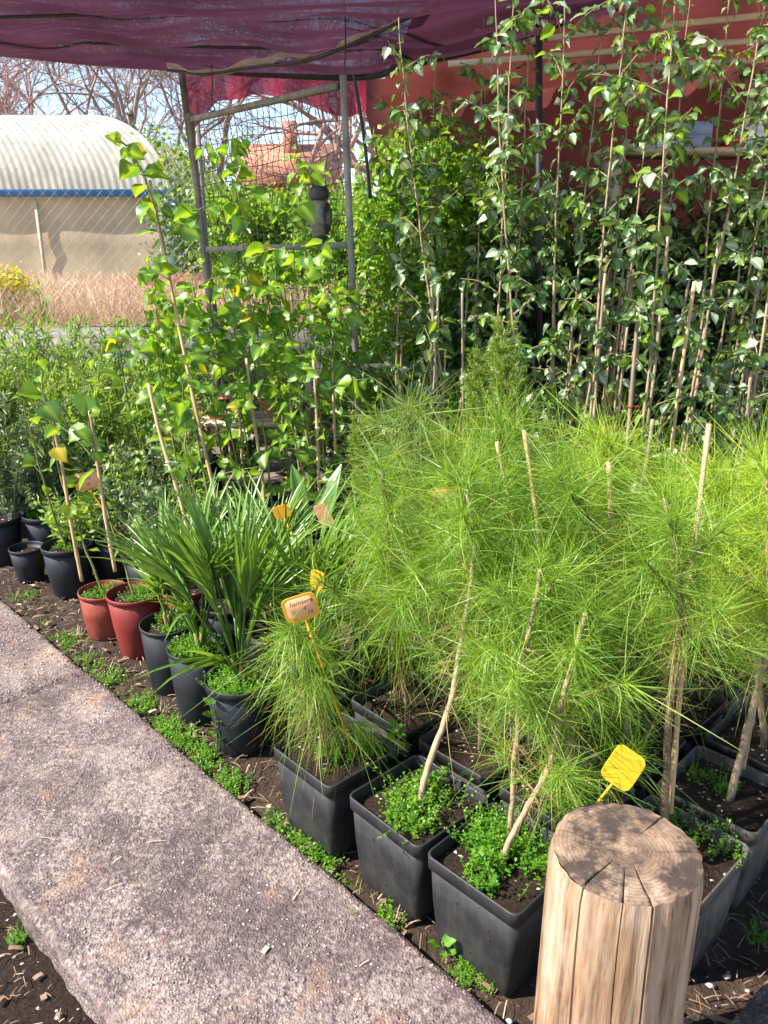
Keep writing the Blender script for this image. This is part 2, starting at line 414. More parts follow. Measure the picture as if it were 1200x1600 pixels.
pe = G(560, 1400, SLAB_Z).xy                 # a point of the path's bed-side edge
def bed_z(X, Y):
    s = (X-pe.x)*Nn.x+(Y-pe.y)*Nn.y
    z = .012*vnoise(X*9, Y*9, 1)+.006*vnoise(X*30, Y*30, 2)-.012
    return np.where(s < -.02, -.13, z)
m = grid_mesh(-4.2, 4.4, .2, 6.2, 230, 180, bed_z)
obj('soil_bed', m.mesh('soil_bed', 'soil', True), kind='structure')
# lower ground on the near side of the path
m = grid_mesh(-3, 1, -1, 3, 80, 80, lambda X, Y: np.where((X-pe.x)*Nn.x+(Y-pe.y)*Nn.y > -.5, -.2, -.062+.012*vnoise(X*8, Y*8, 5)))
obj('lower_ground', m.mesh('lower_ground', 'pot_soil', True), kind='structure')

# path: cast slabs side by side
WID = .585
path = bpy.data.objects.new('path', None); C.objects.link(path); path['kind'] = 'structure'
def slab(s0, s1, seed, skew0=0, skew1=0, drop=0):
    nx, ny = 70, max(20, int((s1-s0)*60))
    r = np.random.default_rng(seed); ph = r.uniform(0, 6, 8)
    A, B = np.meshgrid(np.linspace(0, 1, nx), np.linspace(0, 1, ny))
    sl = s0+(s1-s0)*B + (skew0*(1-B)+skew1*B)*(A-.5) + .006*np.sin(A*17+ph[0])*(B < .01) + .006*np.sin(A*17+ph[0])*(B > .99)
    wob = .003*np.sin(sl*5+ph[1])+.0018*np.sin(sl*31+ph[2])+.0015*np.sin(sl*77+ph[3])
    wob2 = .005*np.sin(sl*7+ph[4])+.003*np.sin(sl*27+ph[5])+.002*np.sin(sl*83+ph[6])
    w = -WID*(1-A)+wob*A+wob2*(1-A)
    edge = np.minimum(np.minimum(A, 1-A)*WID, np.minimum(B, 1-B)*(s1-s0))
    z = SLAB_Z-drop+.003*vnoise(sl*6, w*6, seed)+.0018*vnoise(sl*40, w*40, seed+1) - .012*np.clip(1-edge/.018, 0, 1)**2
    X = pe.x+D.x*sl+Nn.x*w; Y = pe.y+D.y*sl+Nn.y*w
    top = np.stack([X, Y, z], -1)
    i = np.arange(ny-1)[:, None]; j = np.arange(nx-1)[None]
    q = np.stack([i*nx+j, (i+1)*nx+j, (i+1)*nx+j+1, i*nx+j+1], -1).reshape(-1, 4)[:, ::-1]
    mb = MB(); mb.add(top.reshape(-1, 3), q)
    rim = np.concatenate([top[0, :], top[1:, -1], top[-1, ::-1][1:], top[::-1, 0][1:-1]])
    low = rim.copy(); low[:, 2] = -.11
    c = rim.mean(0); low[:, :2] += nrm(rim[:, :2]-c[:2])*-.008
    loft(mb, [low, rim])
    return obj('slab', mb.mesh('slab', 'concrete', True), path)
slab(-1.6, 1.484, 3)
slab(1.49, 3.3, 4, 0, 0, .004)
slab(3.32, 6.0, 5)
# aggregate: small stones standing proud of the worn concrete
def pebble_field(n, s0, s1, w0, w1, zf, rmin, rmax, seed):
    r = np.random.default_rng(seed)
    s = r.uniform(s0, s1, n); w = r.uniform(w0, w1, n); rad = rmin*(rmax/rmin)**(r.random(n)**1.6)
    X = pe.x+D.x*s+Nn.x*w; Y = pe.y+D.y*s+Nn.y*w; Z = zf(s, w)
    ico = np.array([(1, 0, -.1), (.31, .95, 0), (-.81, .59, -.1), (-.81, -.59, 0), (.31, -.95, -.1), (.1, .05, .75), (0, 0, -.6)])
    f = np.array([[i, (i+1) % 5, 5] for i in range(5)]+[[(i+1) % 5, i, 6] for i in range(5)])
    ang = r.uniform(0, 6.28, n); el = r.uniform(.6, 1.5, n)
    v = np.repeat(ico[None], n, 0)*r.uniform(.75, 1.25, (n, 7, 1)); v[..., 0] *= el[:, None]
    v = np.stack([v[..., 0]*np.cos(ang)[:, None]-v[..., 1]*np.sin(ang)[:, None], v[..., 0]*np.sin(ang)[:, None]+v[..., 1]*np.cos(ang)[:, None], v[..., 2]*.6], -1)
    v = v*rad[:, None, None]+np.stack([X, Y, Z], -1)[:, None]
    mb = MB(); mb.add(v.reshape(-1, 3), (f[None]+(np.arange(n)*7)[:, None, None]).reshape(-1, 3), np.repeat(r.random(n), 7))
    return mb
def m_pebble():
    s = NT('aggregate'); at = s.node('ShaderNodeAttribute'); at.attribute_name = 'tint'
    c = s.ramp(at.outputs['Fac'], [(0, (.09, .065, .068)), (.35, (.24, .18, .17)), (.75, (.42, .34, .315)), (1, (.70, .62, .55))])
    s.finish(s.principled(c, .85, None, .3))
m_pebble()
mb = pebble_field(9000, -1.0, 2.2, -WID+.012, -.008, lambda s, w: SLAB_Z-.0002+0*s, .0012, .0042, 11)
obj('aggregate', mb.mesh('aggregate', 'aggregate'), path, kind='stuff')
# second path's corner beside the right-hand pots and a paved strip behind
m = grid_mesh(-2.6, 1.6, 4.75, 6.1, 60, 24, lambda X, Y: .02+.006*vnoise(X*5, Y*5, 9))
obj('pavement', m.mesh('pavement', 'concrete', True), kind='structure')
ca_, cb_ = G(1135, 1605, .045).xy, G(1215, 1512, .045).xy; cd_ = cb_-ca_; cp_ = Vector((cd_.y, -cd_.x)).normalized()*.5
m = MB(); bx = [tuple(q) for q in (ca_-cd_*2, cb_+cd_*4, cb_+cd_*4+cp_, ca_-cd_*2+cp_)]
m.add([(x, y, .045) for x, y in bx]+[(x, y, -.1) for x, y in bx], [np.array([[3, 2, 1, 0]]), np.array([[i, (i+1) % 4, 4+(i+1) % 4, 4+i] for i in range(4)])])
obj('path', m.mesh('path_corner', 'concrete'), kind='structure')

# raised terrace behind
TZ = .95
def terrace_z(X, Y): return TZ+.03*vnoise(X*.8, Y*.8, 21)+np.where(Y > 60, 0, 0)
m = grid_mesh(-60, 60, 6.45, 160, 90, 60, terrace_z)
obj('terrace', m.mesh('terrace', 'dry_ground', True), kind='structure')
m = MB(); box(m, (-4.5, 6.42, .43), 9.4, .12, 1.02)
tag(obj('retaining_wall', m.mesh('retaining_wall', 'old_wall')), 'low grey concrete retaining wall below the dry grass', 'wall')

# ------------------------------------------------------------------ pots
def rsq(h, z, n=32, rr=.22):
    """rounded square ring, half size h"""
    q = h*.16; out = []
    for k in range(4):
        cx, cy = ((1, 1), (-1, 1), (-1, -1), (1, -1))[k]
        for a in np.linspace(k*np.pi/2, (k+1)*np.pi/2, n//4): out.append(((h-q)*cx+q*math.cos(a), (h-q)*cy+q*math.sin(a), z))
    return np.array(out)
def circ(h, z, n=32):
    a = np.linspace(0, 2*np.pi, n, endpoint=False); return np.stack([np.cos(a)*h, np.sin(a)*h, np.full(n, z)], 1)
def make_pot_meshes(ring, rb, rt, H, mat, lip=.007, lipz=.026, soilz=.03):
    b = MB(); loft(b, [ring(rb*.97, 0.001), ring(rb, .006), ring((rb+rt)/2*1.005, H*.5), ring(rt-lip, H-lipz), ring(rt-lip-.0035, H-lipz+.001), ring((rb+rt)/2-.008, H*.45), ring(rb-.006, .05)])
    b.f.append(np.arange(32)[::-1][None].astype(np.int32))
    body = b.mesh('pot_body', mat, True)
    r = MB(); loft(r, [ring(rt-lip-.001, H-lipz-.001), ring(rt-.001, H-lipz), ring(rt, H-.003), ring(rt-.0015, H), ring(rt-.004, H), ring(rt-.0055, H-.003), ring(rt-lip-.004, H-lipz-.001)])
    rim = r.mesh('pot_rim', mat, True)
    s = MB(); hs = rt-lip-.006-(rt-rb)*.08; rings = [ring(hs*k, 0) for k in (1, .8, .6, .4, .2, .05)]
    vv = []
    for q, k in zip(rings, (1, .8, .6, .4, .2, .05)):
        q = q.copy(); q[:, 2] = H-soilz+.006*vnoise(q[:, 0]*60, q[:, 1]*60, int(H*999))*(1 if k < 1 else .3); vv.append(q)
    loft(s, vv); s.f.append((np.arange(32)+5*32)[None].astype(np.int32))
    soil = s.mesh('pot_soil', 'pot_soil', True)
    return body, rim, soil
POTS = {
 'square': make_pot_meshes(rsq, .103, .124, .258, 'black_plastic', .006, .034),
 'square_dusty': make_pot_meshes(rsq, .100, .124, .258, 'dusty_plastic', .006, .034),
 'round': make_pot_meshes(circ, .085, .113, .245, 'black_plastic_round'),
 'round_tall': make_pot_meshes(circ, .078, .100, .262, 'black_plastic_round', .004, .014),
 'round_small': make_pot_meshes(circ, .06, .082, .17, 'black_plastic_round', .004, .014),
 'red': make_pot_meshes(circ, .075, .108, .262, 'red_plastic', .005, .018),
 'red_low': make_pot_meshes(circ, .078, .100, .20, 'red_plastic_faded', .005, .016),
 'bowl': make_pot_meshes(circ, .09, .16, .12, 'clay', .006, .02),
}
PH = {'square': .258, 'square_dusty': .258, 'round': .245, 'round_tall': .262, 'round_small': .17, 'red': .262, 'red_low': .20, 'bowl': .12}
PNAME = {'square': 'square_pot', 'square_dusty': 'square_pot', 'round': 'round_pot', 'round_tall': 'round_pot', 'round_small': 'round_pot', 'red': 'red_pot', 'red_low': 'red_pot', 'bowl': 'clay_bowl'}
SQROT = math.atan2(D.y, D.x)
def pot(kind, x, y, label, group=None, z=0.0, rz=None, tilt=(0, 0)):
    body, rim, soil = POTS[kind]
    o = obj(PNAME[kind], body, None, (x, y, z-.008))
    o.rotation_euler = (tilt[0], tilt[1], SQROT+random.uniform(-.04, .04) if rz is None else rz)
    tag(o, label, 'bowl' if kind == 'bowl' else 'pot', group)
    obj('rim', rim, o); obj('soil', soil, o)
    return o

# weeds: tiny leafy sprigs
def weed_mesh(nst, area, hmin, hmax, seed, lsize=.008, nl=9):
    r = np.random.default_rng(seed); mb = MB()
    pts = area(r, nst); h = r.uniform(hmin, hmax, nst)
    lean = r.normal(0, .45, (nst, 2))
    top = pts+np.stack([lean[:, 0]*h, lean[:, 1]*h, h], 1)
    P = np.stack([pts, (pts+top)/2+np.stack([lean[:, 1]*h*.1, lean[:, 0]*h*.1, 0*h], 1), top], 1)
    a = r.uniform(0, 6.28, nst); side = np.stack([np.cos(a), np.sin(a), 0*a], 1)
    ribbons(mb, P, np.full((nst, 3), .0007), side, r.random(nst))
    k = np.repeat(np.arange(nst), nl); s = np.tile(np.linspace(.15, 1, nl), nst)
    b = pts[k]+(top-pts)[k]*s[:, None]
    ang = np.tile(np.arange(nl)*2.4, nst)+a[k]
    d = np.stack([np.cos(ang), np.sin(ang), r.uniform(-.1, .6, len(k))], 1); d[s > .95] += [0, 0, .8]
    nor = np.stack([-np.cos(ang)*.5, -np.sin(ang)*.5, np.ones(len(k))], 1)+r.normal(0, .2, (len(k), 3))
    L = lsize*r.uniform(.6, 1.3, len(k))
    leaf_cards(mb, b, d, nor, L, L*.33, (r.random(nst)*.5)[k]+r.random(len(k))*.35, .2, .1)
    return mb
def disc_area(rad, z, part=None, clumps=5):
    def f(r, n):
        cs = r.uniform(-rad*.8, rad*.8, (clumps, 2)); k = r.integers(0, clumps, n)
        p = cs[k]+r.normal(0, rad*.24, (n, 2)); p = np.clip(p, -rad, rad)
        if part == 'round':
            q = np.linalg.norm(p, axis=1, keepdims=True); p = np.where(q > rad, p/np.maximum(q, 1e-6)*rad, p)
        return np.concatenate([p, np.full((n, 1), z)], 1)
    return f
WEEDS_SQ = [weed_mesh(n, disc_area(.10, 0, None, c), .015, .068, 30+i, .0085).mesh('weeds', 'weed_leaf') for i, (n, c) in enumerate(((90, 3), (300, 7), (170, 5)))]
WEEDS_TALL = [weed_mesh(n, disc_area(.095, 0, None, c), .03, .085, 35+i, .014, 8).mesh('weeds', 'weed_leaf') for i, (n, c) in enumerate(((34, 4), (60, 6)))]
WEEDS_RD = [weed_mesh(n, disc_area(.085, 0, 'round', c), .015, .045, 40+i).mesh('weeds', 'weed_leaf') for i, (n, c) in enumerate(((120, 4), (280, 9)))]
def weeds(me, x, y, z, label, sc=1.0, rz=None):
    o = obj('weeds', me, None, (x, y, z), (0, 0, random.uniform(0, 6.28) if rz is None else rz), sc)
    o['kind'] = 'stuff'; tag(o, label, 'weeds')
    return o
SOILDZ = -.038

# ------------------------------------------------------------------ young pines
def needles(mb, b, ax, n_len, droop, rnd, wid=.0008, spread=(.35, 1.25), curl=.8):
    N = len(b)
    q = rnd.normal(size=(N, 3)); q = nrm(q-ax*np.sum(q*ax, 1, keepdims=True))
    an = rnd.uniform(spread[0], spread[1], N)[:, None]
    d = nrm(ax*np.cos(an)+q*np.sin(an))
    L = n_len*rnd.uniform(.6, 1.25, N)
    cv = rnd.normal(0, curl, (N, 3)); cv[:, 2] -= droop
    s = np.array([0, .25, .5, .75, 1.0])[None, :, None]
    P = b[:, None]+d[:, None]*L[:, None, None]*s+cv[:, None]*L[:, None, None]*s**2*.8
    side = nrm(np.cross(d, rnd.normal(size=(N, 3))))
    W = wid*np.array([1, 1, .95, .8, .25])[None]*rnd.uniform(.8, 1.2, N)[:, None]
    ribbons(mb, P, W, side, rnd.random(N))
def pine(pts, label, seed, mat='needle', nbr=12, blen=(.10, .24), dens=1100, nlen=.105, droop=.35, f0=.3, r0=.008, group=None, bark='pine_bark', bf0=.2, up=.55):
    rnd = np.random.default_rng(seed)
    P = smooth_path(pts, 36); base = P[0].copy()
    P = P+np.concatenate([np.zeros((1, 3)), np.cumsum(rnd.normal(0, .0012, (35, 3)), 0)])
    t = thing('young_pine', label, 'pine', tuple(base), 0, group)
    Pl = P-base
    rad = np.linspace(r0, .0046, 36); rad = rad*(1+.12*rnd.random(36))
    mb = MB(); low = Pl.copy(); low[0, 2] -= .03; tube(mb, low, rad, 8); obj('trunk', mb.mesh('trunk', bark, True), t)
    nb = MB()
    seg = np.linalg.norm(np.diff(Pl, axis=0), axis=1).sum()
    def along(path, n, lo, hi=1.0):
        u = rnd.uniform(lo, hi, n)**.9*(len(path)-1); i = np.minimum(u.astype(int), len(path)-2); f = (u-i)[:, None]
        return path[i]*(1-f)+path[i+1]*f, nrm(path[i+1]-path[i])
    dens = int(dens*1.12); nlen *= .90; droop += .3; nbr = max(5, int(nbr*.8)); n = int(seg*(1-f0)*dens)
    b, ax = along(Pl, n, f0); needles(nb, b, ax, nlen, droop, rnd)
    n2 = 45; tip = np.repeat(Pl[-1:], n2, 0); needles(nb, tip, np.repeat(nrm(Pl[-1:]-Pl[-3:-2]), n2, 0), nlen, droop*.5, rnd, spread=(.1, 1.1))
    for k in range(nbr):
        u = bf0+(.93-bf0)*((k+rnd.random())/nbr); i = int(u*35); o = Pl[i]
        az = k*2.399+rnd.uniform(-.4, .4); L = rnd.uniform(*blen)*min(1.05, 1.45-1.25*u)
        d = np.array([math.cos(az), math.sin(az), rnd.uniform(.1, .7)]); d = d/np.linalg.norm(d)
        e = o+d*L*.6+np.array([0, 0, .02]); e2 = e+nrm(d+np.array([0, 0, up]))*L*.45
        bp = smooth_path([o, o+d*L*.3, e, e2], 12)
        bb = MB(); tube(bb, bp, np.linspace(.0032, .0016, 12), 5); obj('branch', bb.mesh('branch', 'shoot', True), t)
        n = int(L*dens); b, ax = along(bp, n, .08); needles(nb, b, ax, nlen*rnd.uniform(.8, 1.1), droop, rnd)
        n3 = 22; needles(nb, np.repeat(bp[-1:], n3, 0), np.repeat(nrm(bp[-1:]-bp[-3:-2]), n3, 0), nlen*.95, droop*.4, rnd, spread=(.1, 1.25))
    obj('needles', nb.mesh('needles', mat), t, kind='stuff')
    db = MB(); b, ax = along(Pl, 150, max(.08, f0*.55), min(.75, f0+.3)); needles(db, b, ax, nlen*.85, droop+.9, rnd)
    obj('dry_needles', db.mesh('dry_needles', 'palm_dry'), t, kind='stuff')
    return t
CANE = {}
def stake(a, b, label, r=.0065, mat='cane', ties=0, tie_mat='white_rope', group=None):
    a = Vector(a); b = Vector(b); L = (b-a).length
    P = smooth_path([(0, 0, 0), ((b-a)*.33+Vector((random.uniform(-.008, .008), random.uniform(-.008, .008), 0))), ((b-a)*.66+Vector((random.uniform(-.008, .008), 0, 0))), (b-a)], 26)
    rad = np.full(26, r)*np.linspace(1.05, .85, 26); rad[4::5] *= 1.22
    mb = MB(); tube(mb, P, rad, 8)
    o = obj('bamboo_stake', mb.mesh('bamboo_stake', mat, True), None, tuple(a)); tag(o, label, 'stake', group)
    for k in range(ties):
        u = random.uniform(.25, .9); p = P[int(u*25)]
        tb = MB(); ang = np.linspace(0, 6.5, 16)
        tube(tb, np.stack([p[0]+np.cos(ang)*(r*1.5), p[1]+np.sin(ang)*(r*1.5), p[2]+ang*.001], 1), .002, 5)
        if random.random() < .6: tube(tb, np.array([p+[r*1.5, 0, 0], p+[r*1.5+.015, -.006, .006], p+[r*1.5+.028, -.004, -.004]]), .0016, 4)
        obj('tie', tb.mesh('tie', tie_mat, True), o)
    return o

P3 = Vector((.264, 1.366)); P2 = Vector((.083, 1.553)); P1 = Vector((-.13, 1.755)); P4 = Vector((.646, 1.393))
E1 = Vector((-.192, .197)); E2 = Vector((.2, .2))
def cell(i, j): return P4+E1*(i+1)+E2*(j-1)
gsq = 'square pots of young pines'
sqpots = [('square', P1, 'black square plastic pot holding the smallest drooping pine'), ('square', P2, 'black square plastic pot with bare stones and a pale bent pine trunk'),
          ('square', P3, 'black square plastic pot full of green weeds, next to the cut log'), ('square_dusty', P4, 'dusty square pot right behind the cut log'),
          ('square_dusty', cell(-1, 2), 'dusty square pot behind the log\'s neighbour, its pine trunk tied with white string'), ('square', cell(0, 2), 'square pot with a bare bamboo stake standing in dark soil')]
def hole_mesh():
    mb = MB(); a = np.linspace(0, 2*np.pi, 10, endpoint=False)
    loft(mb, [np.stack([np.cos(a)*.0034*k, np.full(10, y), np.sin(a)*.0045*k], 1) for k, y in ((1, .0006), (1, -.0006), (.8, -.0008))], True)
    return mb.mesh('drain_hole', 'ink')
HOLE = hole_mesh()
for k, p, lb in sqpots:
    o = pot(k, p.x, p.y, lb)
    for hx, hz in ((-.05, .165), (-.052, .14), (.035, .178), (.0, .06)):
        face = float(np.interp(hz, [.006, .129, .224], [.103, .1141, .118]))
        obj('drain_hole', HOLE, o, (hx, face+.0002, hz), (0, 0, math.pi)) if k == 'square' else None
        obj('drain_hole', HOLE, o, (-face-.0002, hx*.8, hz), (0, 0, math.pi/2)) if k == 'square' else None
for i, j in ((0, 1), (1, 1), (2, 1), (1, 2), (2, 2), (-1, 3), (0, 3), (1, 3), (2, 3), (0, 4), (1, 4)):
    c = cell(i, j); pot('square', c.x, c.y, 'black square pot mostly hidden beneath the crowded pine needles', gsq)
SZ = .258+SOILDZ
weeds(WEEDS_SQ[0], P1.x+.03, P1.y-.02, SZ, 'patch of small green weeds in the pot of the smallest pine', .85)
weeds(WEEDS_SQ[2], P2.x, P2.y, SZ, 'scattered green weeds around the pale bent pine trunk', .95)
weeds(WEEDS_SQ[1], P3.x, P3.y, SZ, 'thick mat of green weeds filling the pot beside the log', 1.0)
weeds(WEEDS_TALL[1], P3.x+.01, P3.y, SZ, 'fluffy yellow green weeds at the foot of the twin pine stems', .9)
weeds(WEEDS_TALL[0], P2.x, P2.y, SZ, 'taller broad leaved weeds by the pale bent trunk', .9)
weeds(WEEDS_SQ[0], P4.x+.04, P4.y+.02, SZ, 'small feathery weed in the dusty pot behind the log', 1.0)
weeds(WEEDS_SQ[0], cell(-1, 2).x, cell(-1, 2).y+.05, SZ, 'tiny weed clump in the dusty pot with tied trunk', .6)
weeds(WEEDS_SQ[2], cell(0, 1).x, cell(0, 1).y, SZ, 'green weeds in shade between the log and the bamboo stake', 1.0)
weeds(WEEDS_SQ[2], cell(0, 2).x, cell(0, 2).y, SZ, 'green weeds around the foot of a bare bamboo stake', .9)

def VP(lst, Y0, Y1):
    n = len(lst); return [V(x, y, Y0+(Y1-Y0)*i/(n-1)) for i, (x, y) in enumerate(lst)]
pine(VP([(515, 1172), (494, 1095), (472, 1025), (462, 985)], 1.75, 1.72), 'small drooping pine with long hanging needles beside an orange tag', 101, 'needle', 8, (.06, .12), 1300, .10, 1.2, .10, .006, None, 'pine_bark', .1, -.2)
pine(VP([(655, 1257), (672, 1185), (700, 1100), (722, 1010), (737, 935), (748, 850), (738, 765)], 1.55, 1.72), 'pine with a pale bent bare lower trunk and star shaped tufts', 102, 'needle', 12, (.14, .26), 1000, .10, .3, .45, .0085, None, 'pale_bark', .33)
pine(VP([(785, 1337), (818, 1265), (858, 1190), (876, 1100), (893, 1030), (918, 955)], 1.36, 1.42), 'leaning twin stemmed pine with brown shoot tip above the weedy pot', 103, 'needle', 12, (.12, .22), 1000, .09, .35, .3, .007, None, 'pale_bark', .22)
pine(VP([(797, 1292), (803, 1180), (808, 1070), (824, 965), (836, 890)], 1.42, 1.5), 'upright second pine stem in the weedy pot beside the log', 104, 'needle', 8, (.10, .2), 1000, .09, .35, .3, .006, None, 'pale_bark', .3)
pine(VP([(1037, 1300), (1043, 1180), (1056, 1065), (1066, 970), (1058, 870), (1042, 782)], 1.42, 1.5), 'pine with long brown leader tied to a stake behind the log', 105, 'needle', 11, (.12, .24), 1050, .10, .2, .42, .009, None, 'pine_bark', .42)
pine(VP([(1142, 1240), (1166, 1140), (1190, 1050), (1203, 960), (1196, 840), (1188, 745)], 1.58, 1.65), 'pine tinted sunlit yellow green with its trunk tied by white string', 106, 'needle_sunlit', 12, (.14, .28), 1000, .11, .25, .45, .009, None, 'pale_bark', .4)
pine(VP([(978, 1150), (975, 1050), (962, 940), (922, 825), (868, 738)], 1.79, 1.85), 'pine leaning over with dark curved leader next to a bamboo stake', 107, 'needle', 12, (.14, .26), 1050, .11, .15, .3, .008, None, 'pine_bark', .3)
gp = 'crowded young pines'
c = cell(1, 1)
pine([(c.x, c.y, SZ), V(752, 980, 1.78), V(742, 860, 1.78), V(735, 745, 1.8)], 'bright green pine with slim brown leader among the crowded pines', 108, 'needle', 13, (.14, .27), 1050, .11, .3, .15, .008)
c = cell(2, 1)
pine([(c.x, c.y, SZ), V(617, 980, 1.96), V(606, 870, 1.96), V(600, 738, 1.97)], 'pine with thick scaly brown leader beside the fan palms', 109, 'needle', 15, (.16, .30), 1100, .12, .45, .12, .008)
c = cell(2, 2)
pine([(c.x, c.y, SZ), V(662, 900, 2.2), V(645, 760, 2.2), V(635, 648, 2.2)], 'tallest drooping pine with a whorl of curled needles at its tip', 110, 'needle_grey', 14, (.16, .30), 950, .13, .35, .2, .009)
c = cell(1, 2)
pine([(c.x, c.y, SZ), V(800, 870, 2.05), V(782, 760, 2.1), V(781, 665, 2.1)], 'tall light green pine with straight leader behind the front pines', 111, 'needle', 14, (.16, .30), 1000, .12, .2, .2, .009)
c = cell(0, 1)
pine([(c.x, c.y, SZ), V(895, 1080, 1.62), V(862, 960, 1.65), V(850, 880, 1.65)], 'shaded green pine rising right behind the weedy pot', 112, 'needle', 12, (.12, .24), 1050, .10, .35, .15, .008)
c = cell(0, 3)
pine([(c.x, c.y, SZ), V(1010, 900, 2.02), V(965, 770, 2.05), V(948, 690, 2.05)], 'pine ending in a bright upright brush of fresh needles', 113, 'needle_sunlit', 13, (.14, .26), 1050, .10, .05, .2, .009)
c = cell(-1, 3)
pine([(c.x, c.y, SZ), V(1175, 950, 1.82), V(1150, 830, 1.85), V(1115, 745, 1.85)], 'pine crown tinted sunlit yellow beside the tall bamboo stake', 114, 'needle_sunlit', 14, (.16, .30), 1050, .11, .2, .2, .009)
for (i, j), tops, sd in (((1, 3), (890, 705), 115), ((2, 3), (705, 690), 116), ((0, 4), (1050, 735), 117), ((1, 4), (960, 720), 118)):
    c = cell(i, j); tp = V(tops[0], tops[1], c.y+.02)
    pine([(c.x, c.y, SZ), (c.x*.6+tp.x*.4, c.y, SZ+(tp.z-SZ)*.4), (c.x*.2+tp.x*.8, c.y+.01, SZ+(tp.z-SZ)*.75), tp], 'light green pine half hidden in the crowd behind', sd, 'needle' if sd % 2 else 'needle_sunlit', 13, (.15, .28), 900, .11, .25, .25, .008, gp)
c = cell(-1, 3)+E2*.9; tp = V(1185, 720, c.y)
pine([(c.x, c.y, 0.0), (c.x, c.y, .45), (tp.x*.5+c.x*.5, c.y, .75), tp], 'pine tinted sunlit pale yellow at the edge under the tall shrubs', 119, 'needle_sunlit', 13, (.16, .30), 950, .12, .25, .35, .008)

# stakes in the pine pots
stake(V(1047, 1270, 1.44), V(1108, 662, 1.62), 'long tan bamboo stake tied to the pine behind the log', .0065, 'cane', 1)
stake(V(983, 1152, 1.80), V(951, 722, 1.92), 'short bare bamboo stake with flat cut top above the pines', .0075, 'cane')
stake(V(872, 1080, 1.9), V(819, 672, 2.0), 'thin reddish bamboo stake leaning in the pine crowd', .0062, 'cane')
stake(V(852, 1070, 1.88), V(776, 690, 2.02), 'brown bamboo stake behind the bright leader', .006, 'cane')
stake(V(1160, 1200, 1.6), V(1196, 990, 1.63), 'stub of bamboo tied with string to a pine trunk', .007, 'cane_grey', 1)
stake(V(985, 850, 2.3), V(1020, 655, 2.35), 'grey bamboo stake rising behind the brush of fresh needles', .007, 'cane_grey')

# scale-leaved conifers
def conifer(base, top, label, seed, mat='cypress', width=.16, n=60, group=None):
    n = int(n*1.5)
    rnd = np.random.default_rng(seed); base = Vector(base); top = Vector(top)
    t = thing('young_cypress', label, 'cypress', tuple(base), 0, group)
    H = top-base; mb = MB(); P = smooth_path([(0, 0, -.01), H*.5+Vector((.01, .01, 0)), H], 20); tube(mb, P, np.linspace(.008, .002, 20), 6); obj('trunk', mb.mesh('trunk', 'shoot', True), t)
    nb = MB()
    for k in range(n):
        u = .18+.8*(k/n); o = P[int(u*19)]; az = k*2.399; L = width*(1.05-u)**.7*rnd.uniform(.6, 1.2)+.02
        d = np.array([math.cos(az), math.sin(az), rnd.uniform(.6, 1.4)]); d /= np.linalg.norm(d)
        bp = smooth_path([o, o+d*L*.5, o+d*L+np.array([0, 0, L*.3])], 8); tube(nb, bp, np.linspace(.0016, .0008, 8), 4, False, rnd.random())
        m_ = int(60+L*500); w = rnd.uniform(.1, 1, m_)*7; i = np.minimum(w.astype(int), 6); f = (w-i)[:, None]
        bb = bp[i]*(1-f)+bp[i+1]*f; ax = np.repeat(d[None], m_, 0)
        needles(nb, bb, ax, .022, 0, rnd, .0011, (.3, .9), .15)
    obj('foliage', nb.mesh('foliage', mat), t, kind='stuff'); return t
c = cell(2, 3); conifer((c.x+.02, c.y+.10, .22), V(782, 497, c.y+.12), 'slender yellow green cypress poking highest above the pines', 201, 'cypress', .16, 80)
conifer((-.02, 2.62, .2), V(560, 648, 2.65), 'small bright cypress beside the paved strip', 202, 'cypress', .14, 60)
conifer((.62, 2.55, .2), V(860, 668, 2.6), 'browning cypress with dry twigs behind the pines', 203, 'cypress_brown', .2, 80)
conifer((.34, 2.75, .2), V(748, 545, 2.8), 'dark green cypress just behind the slender one', 204, 'cypress', .15, 70)
for x, y in ((cell(2, 3).x+.02, cell(2, 3).y+.22), (-.02, 2.62), (.62, 2.55), (.34, 2.75)):
    pot('round', x, y, 'black round pot hidden behind the pines', 'round pots behind the pines')

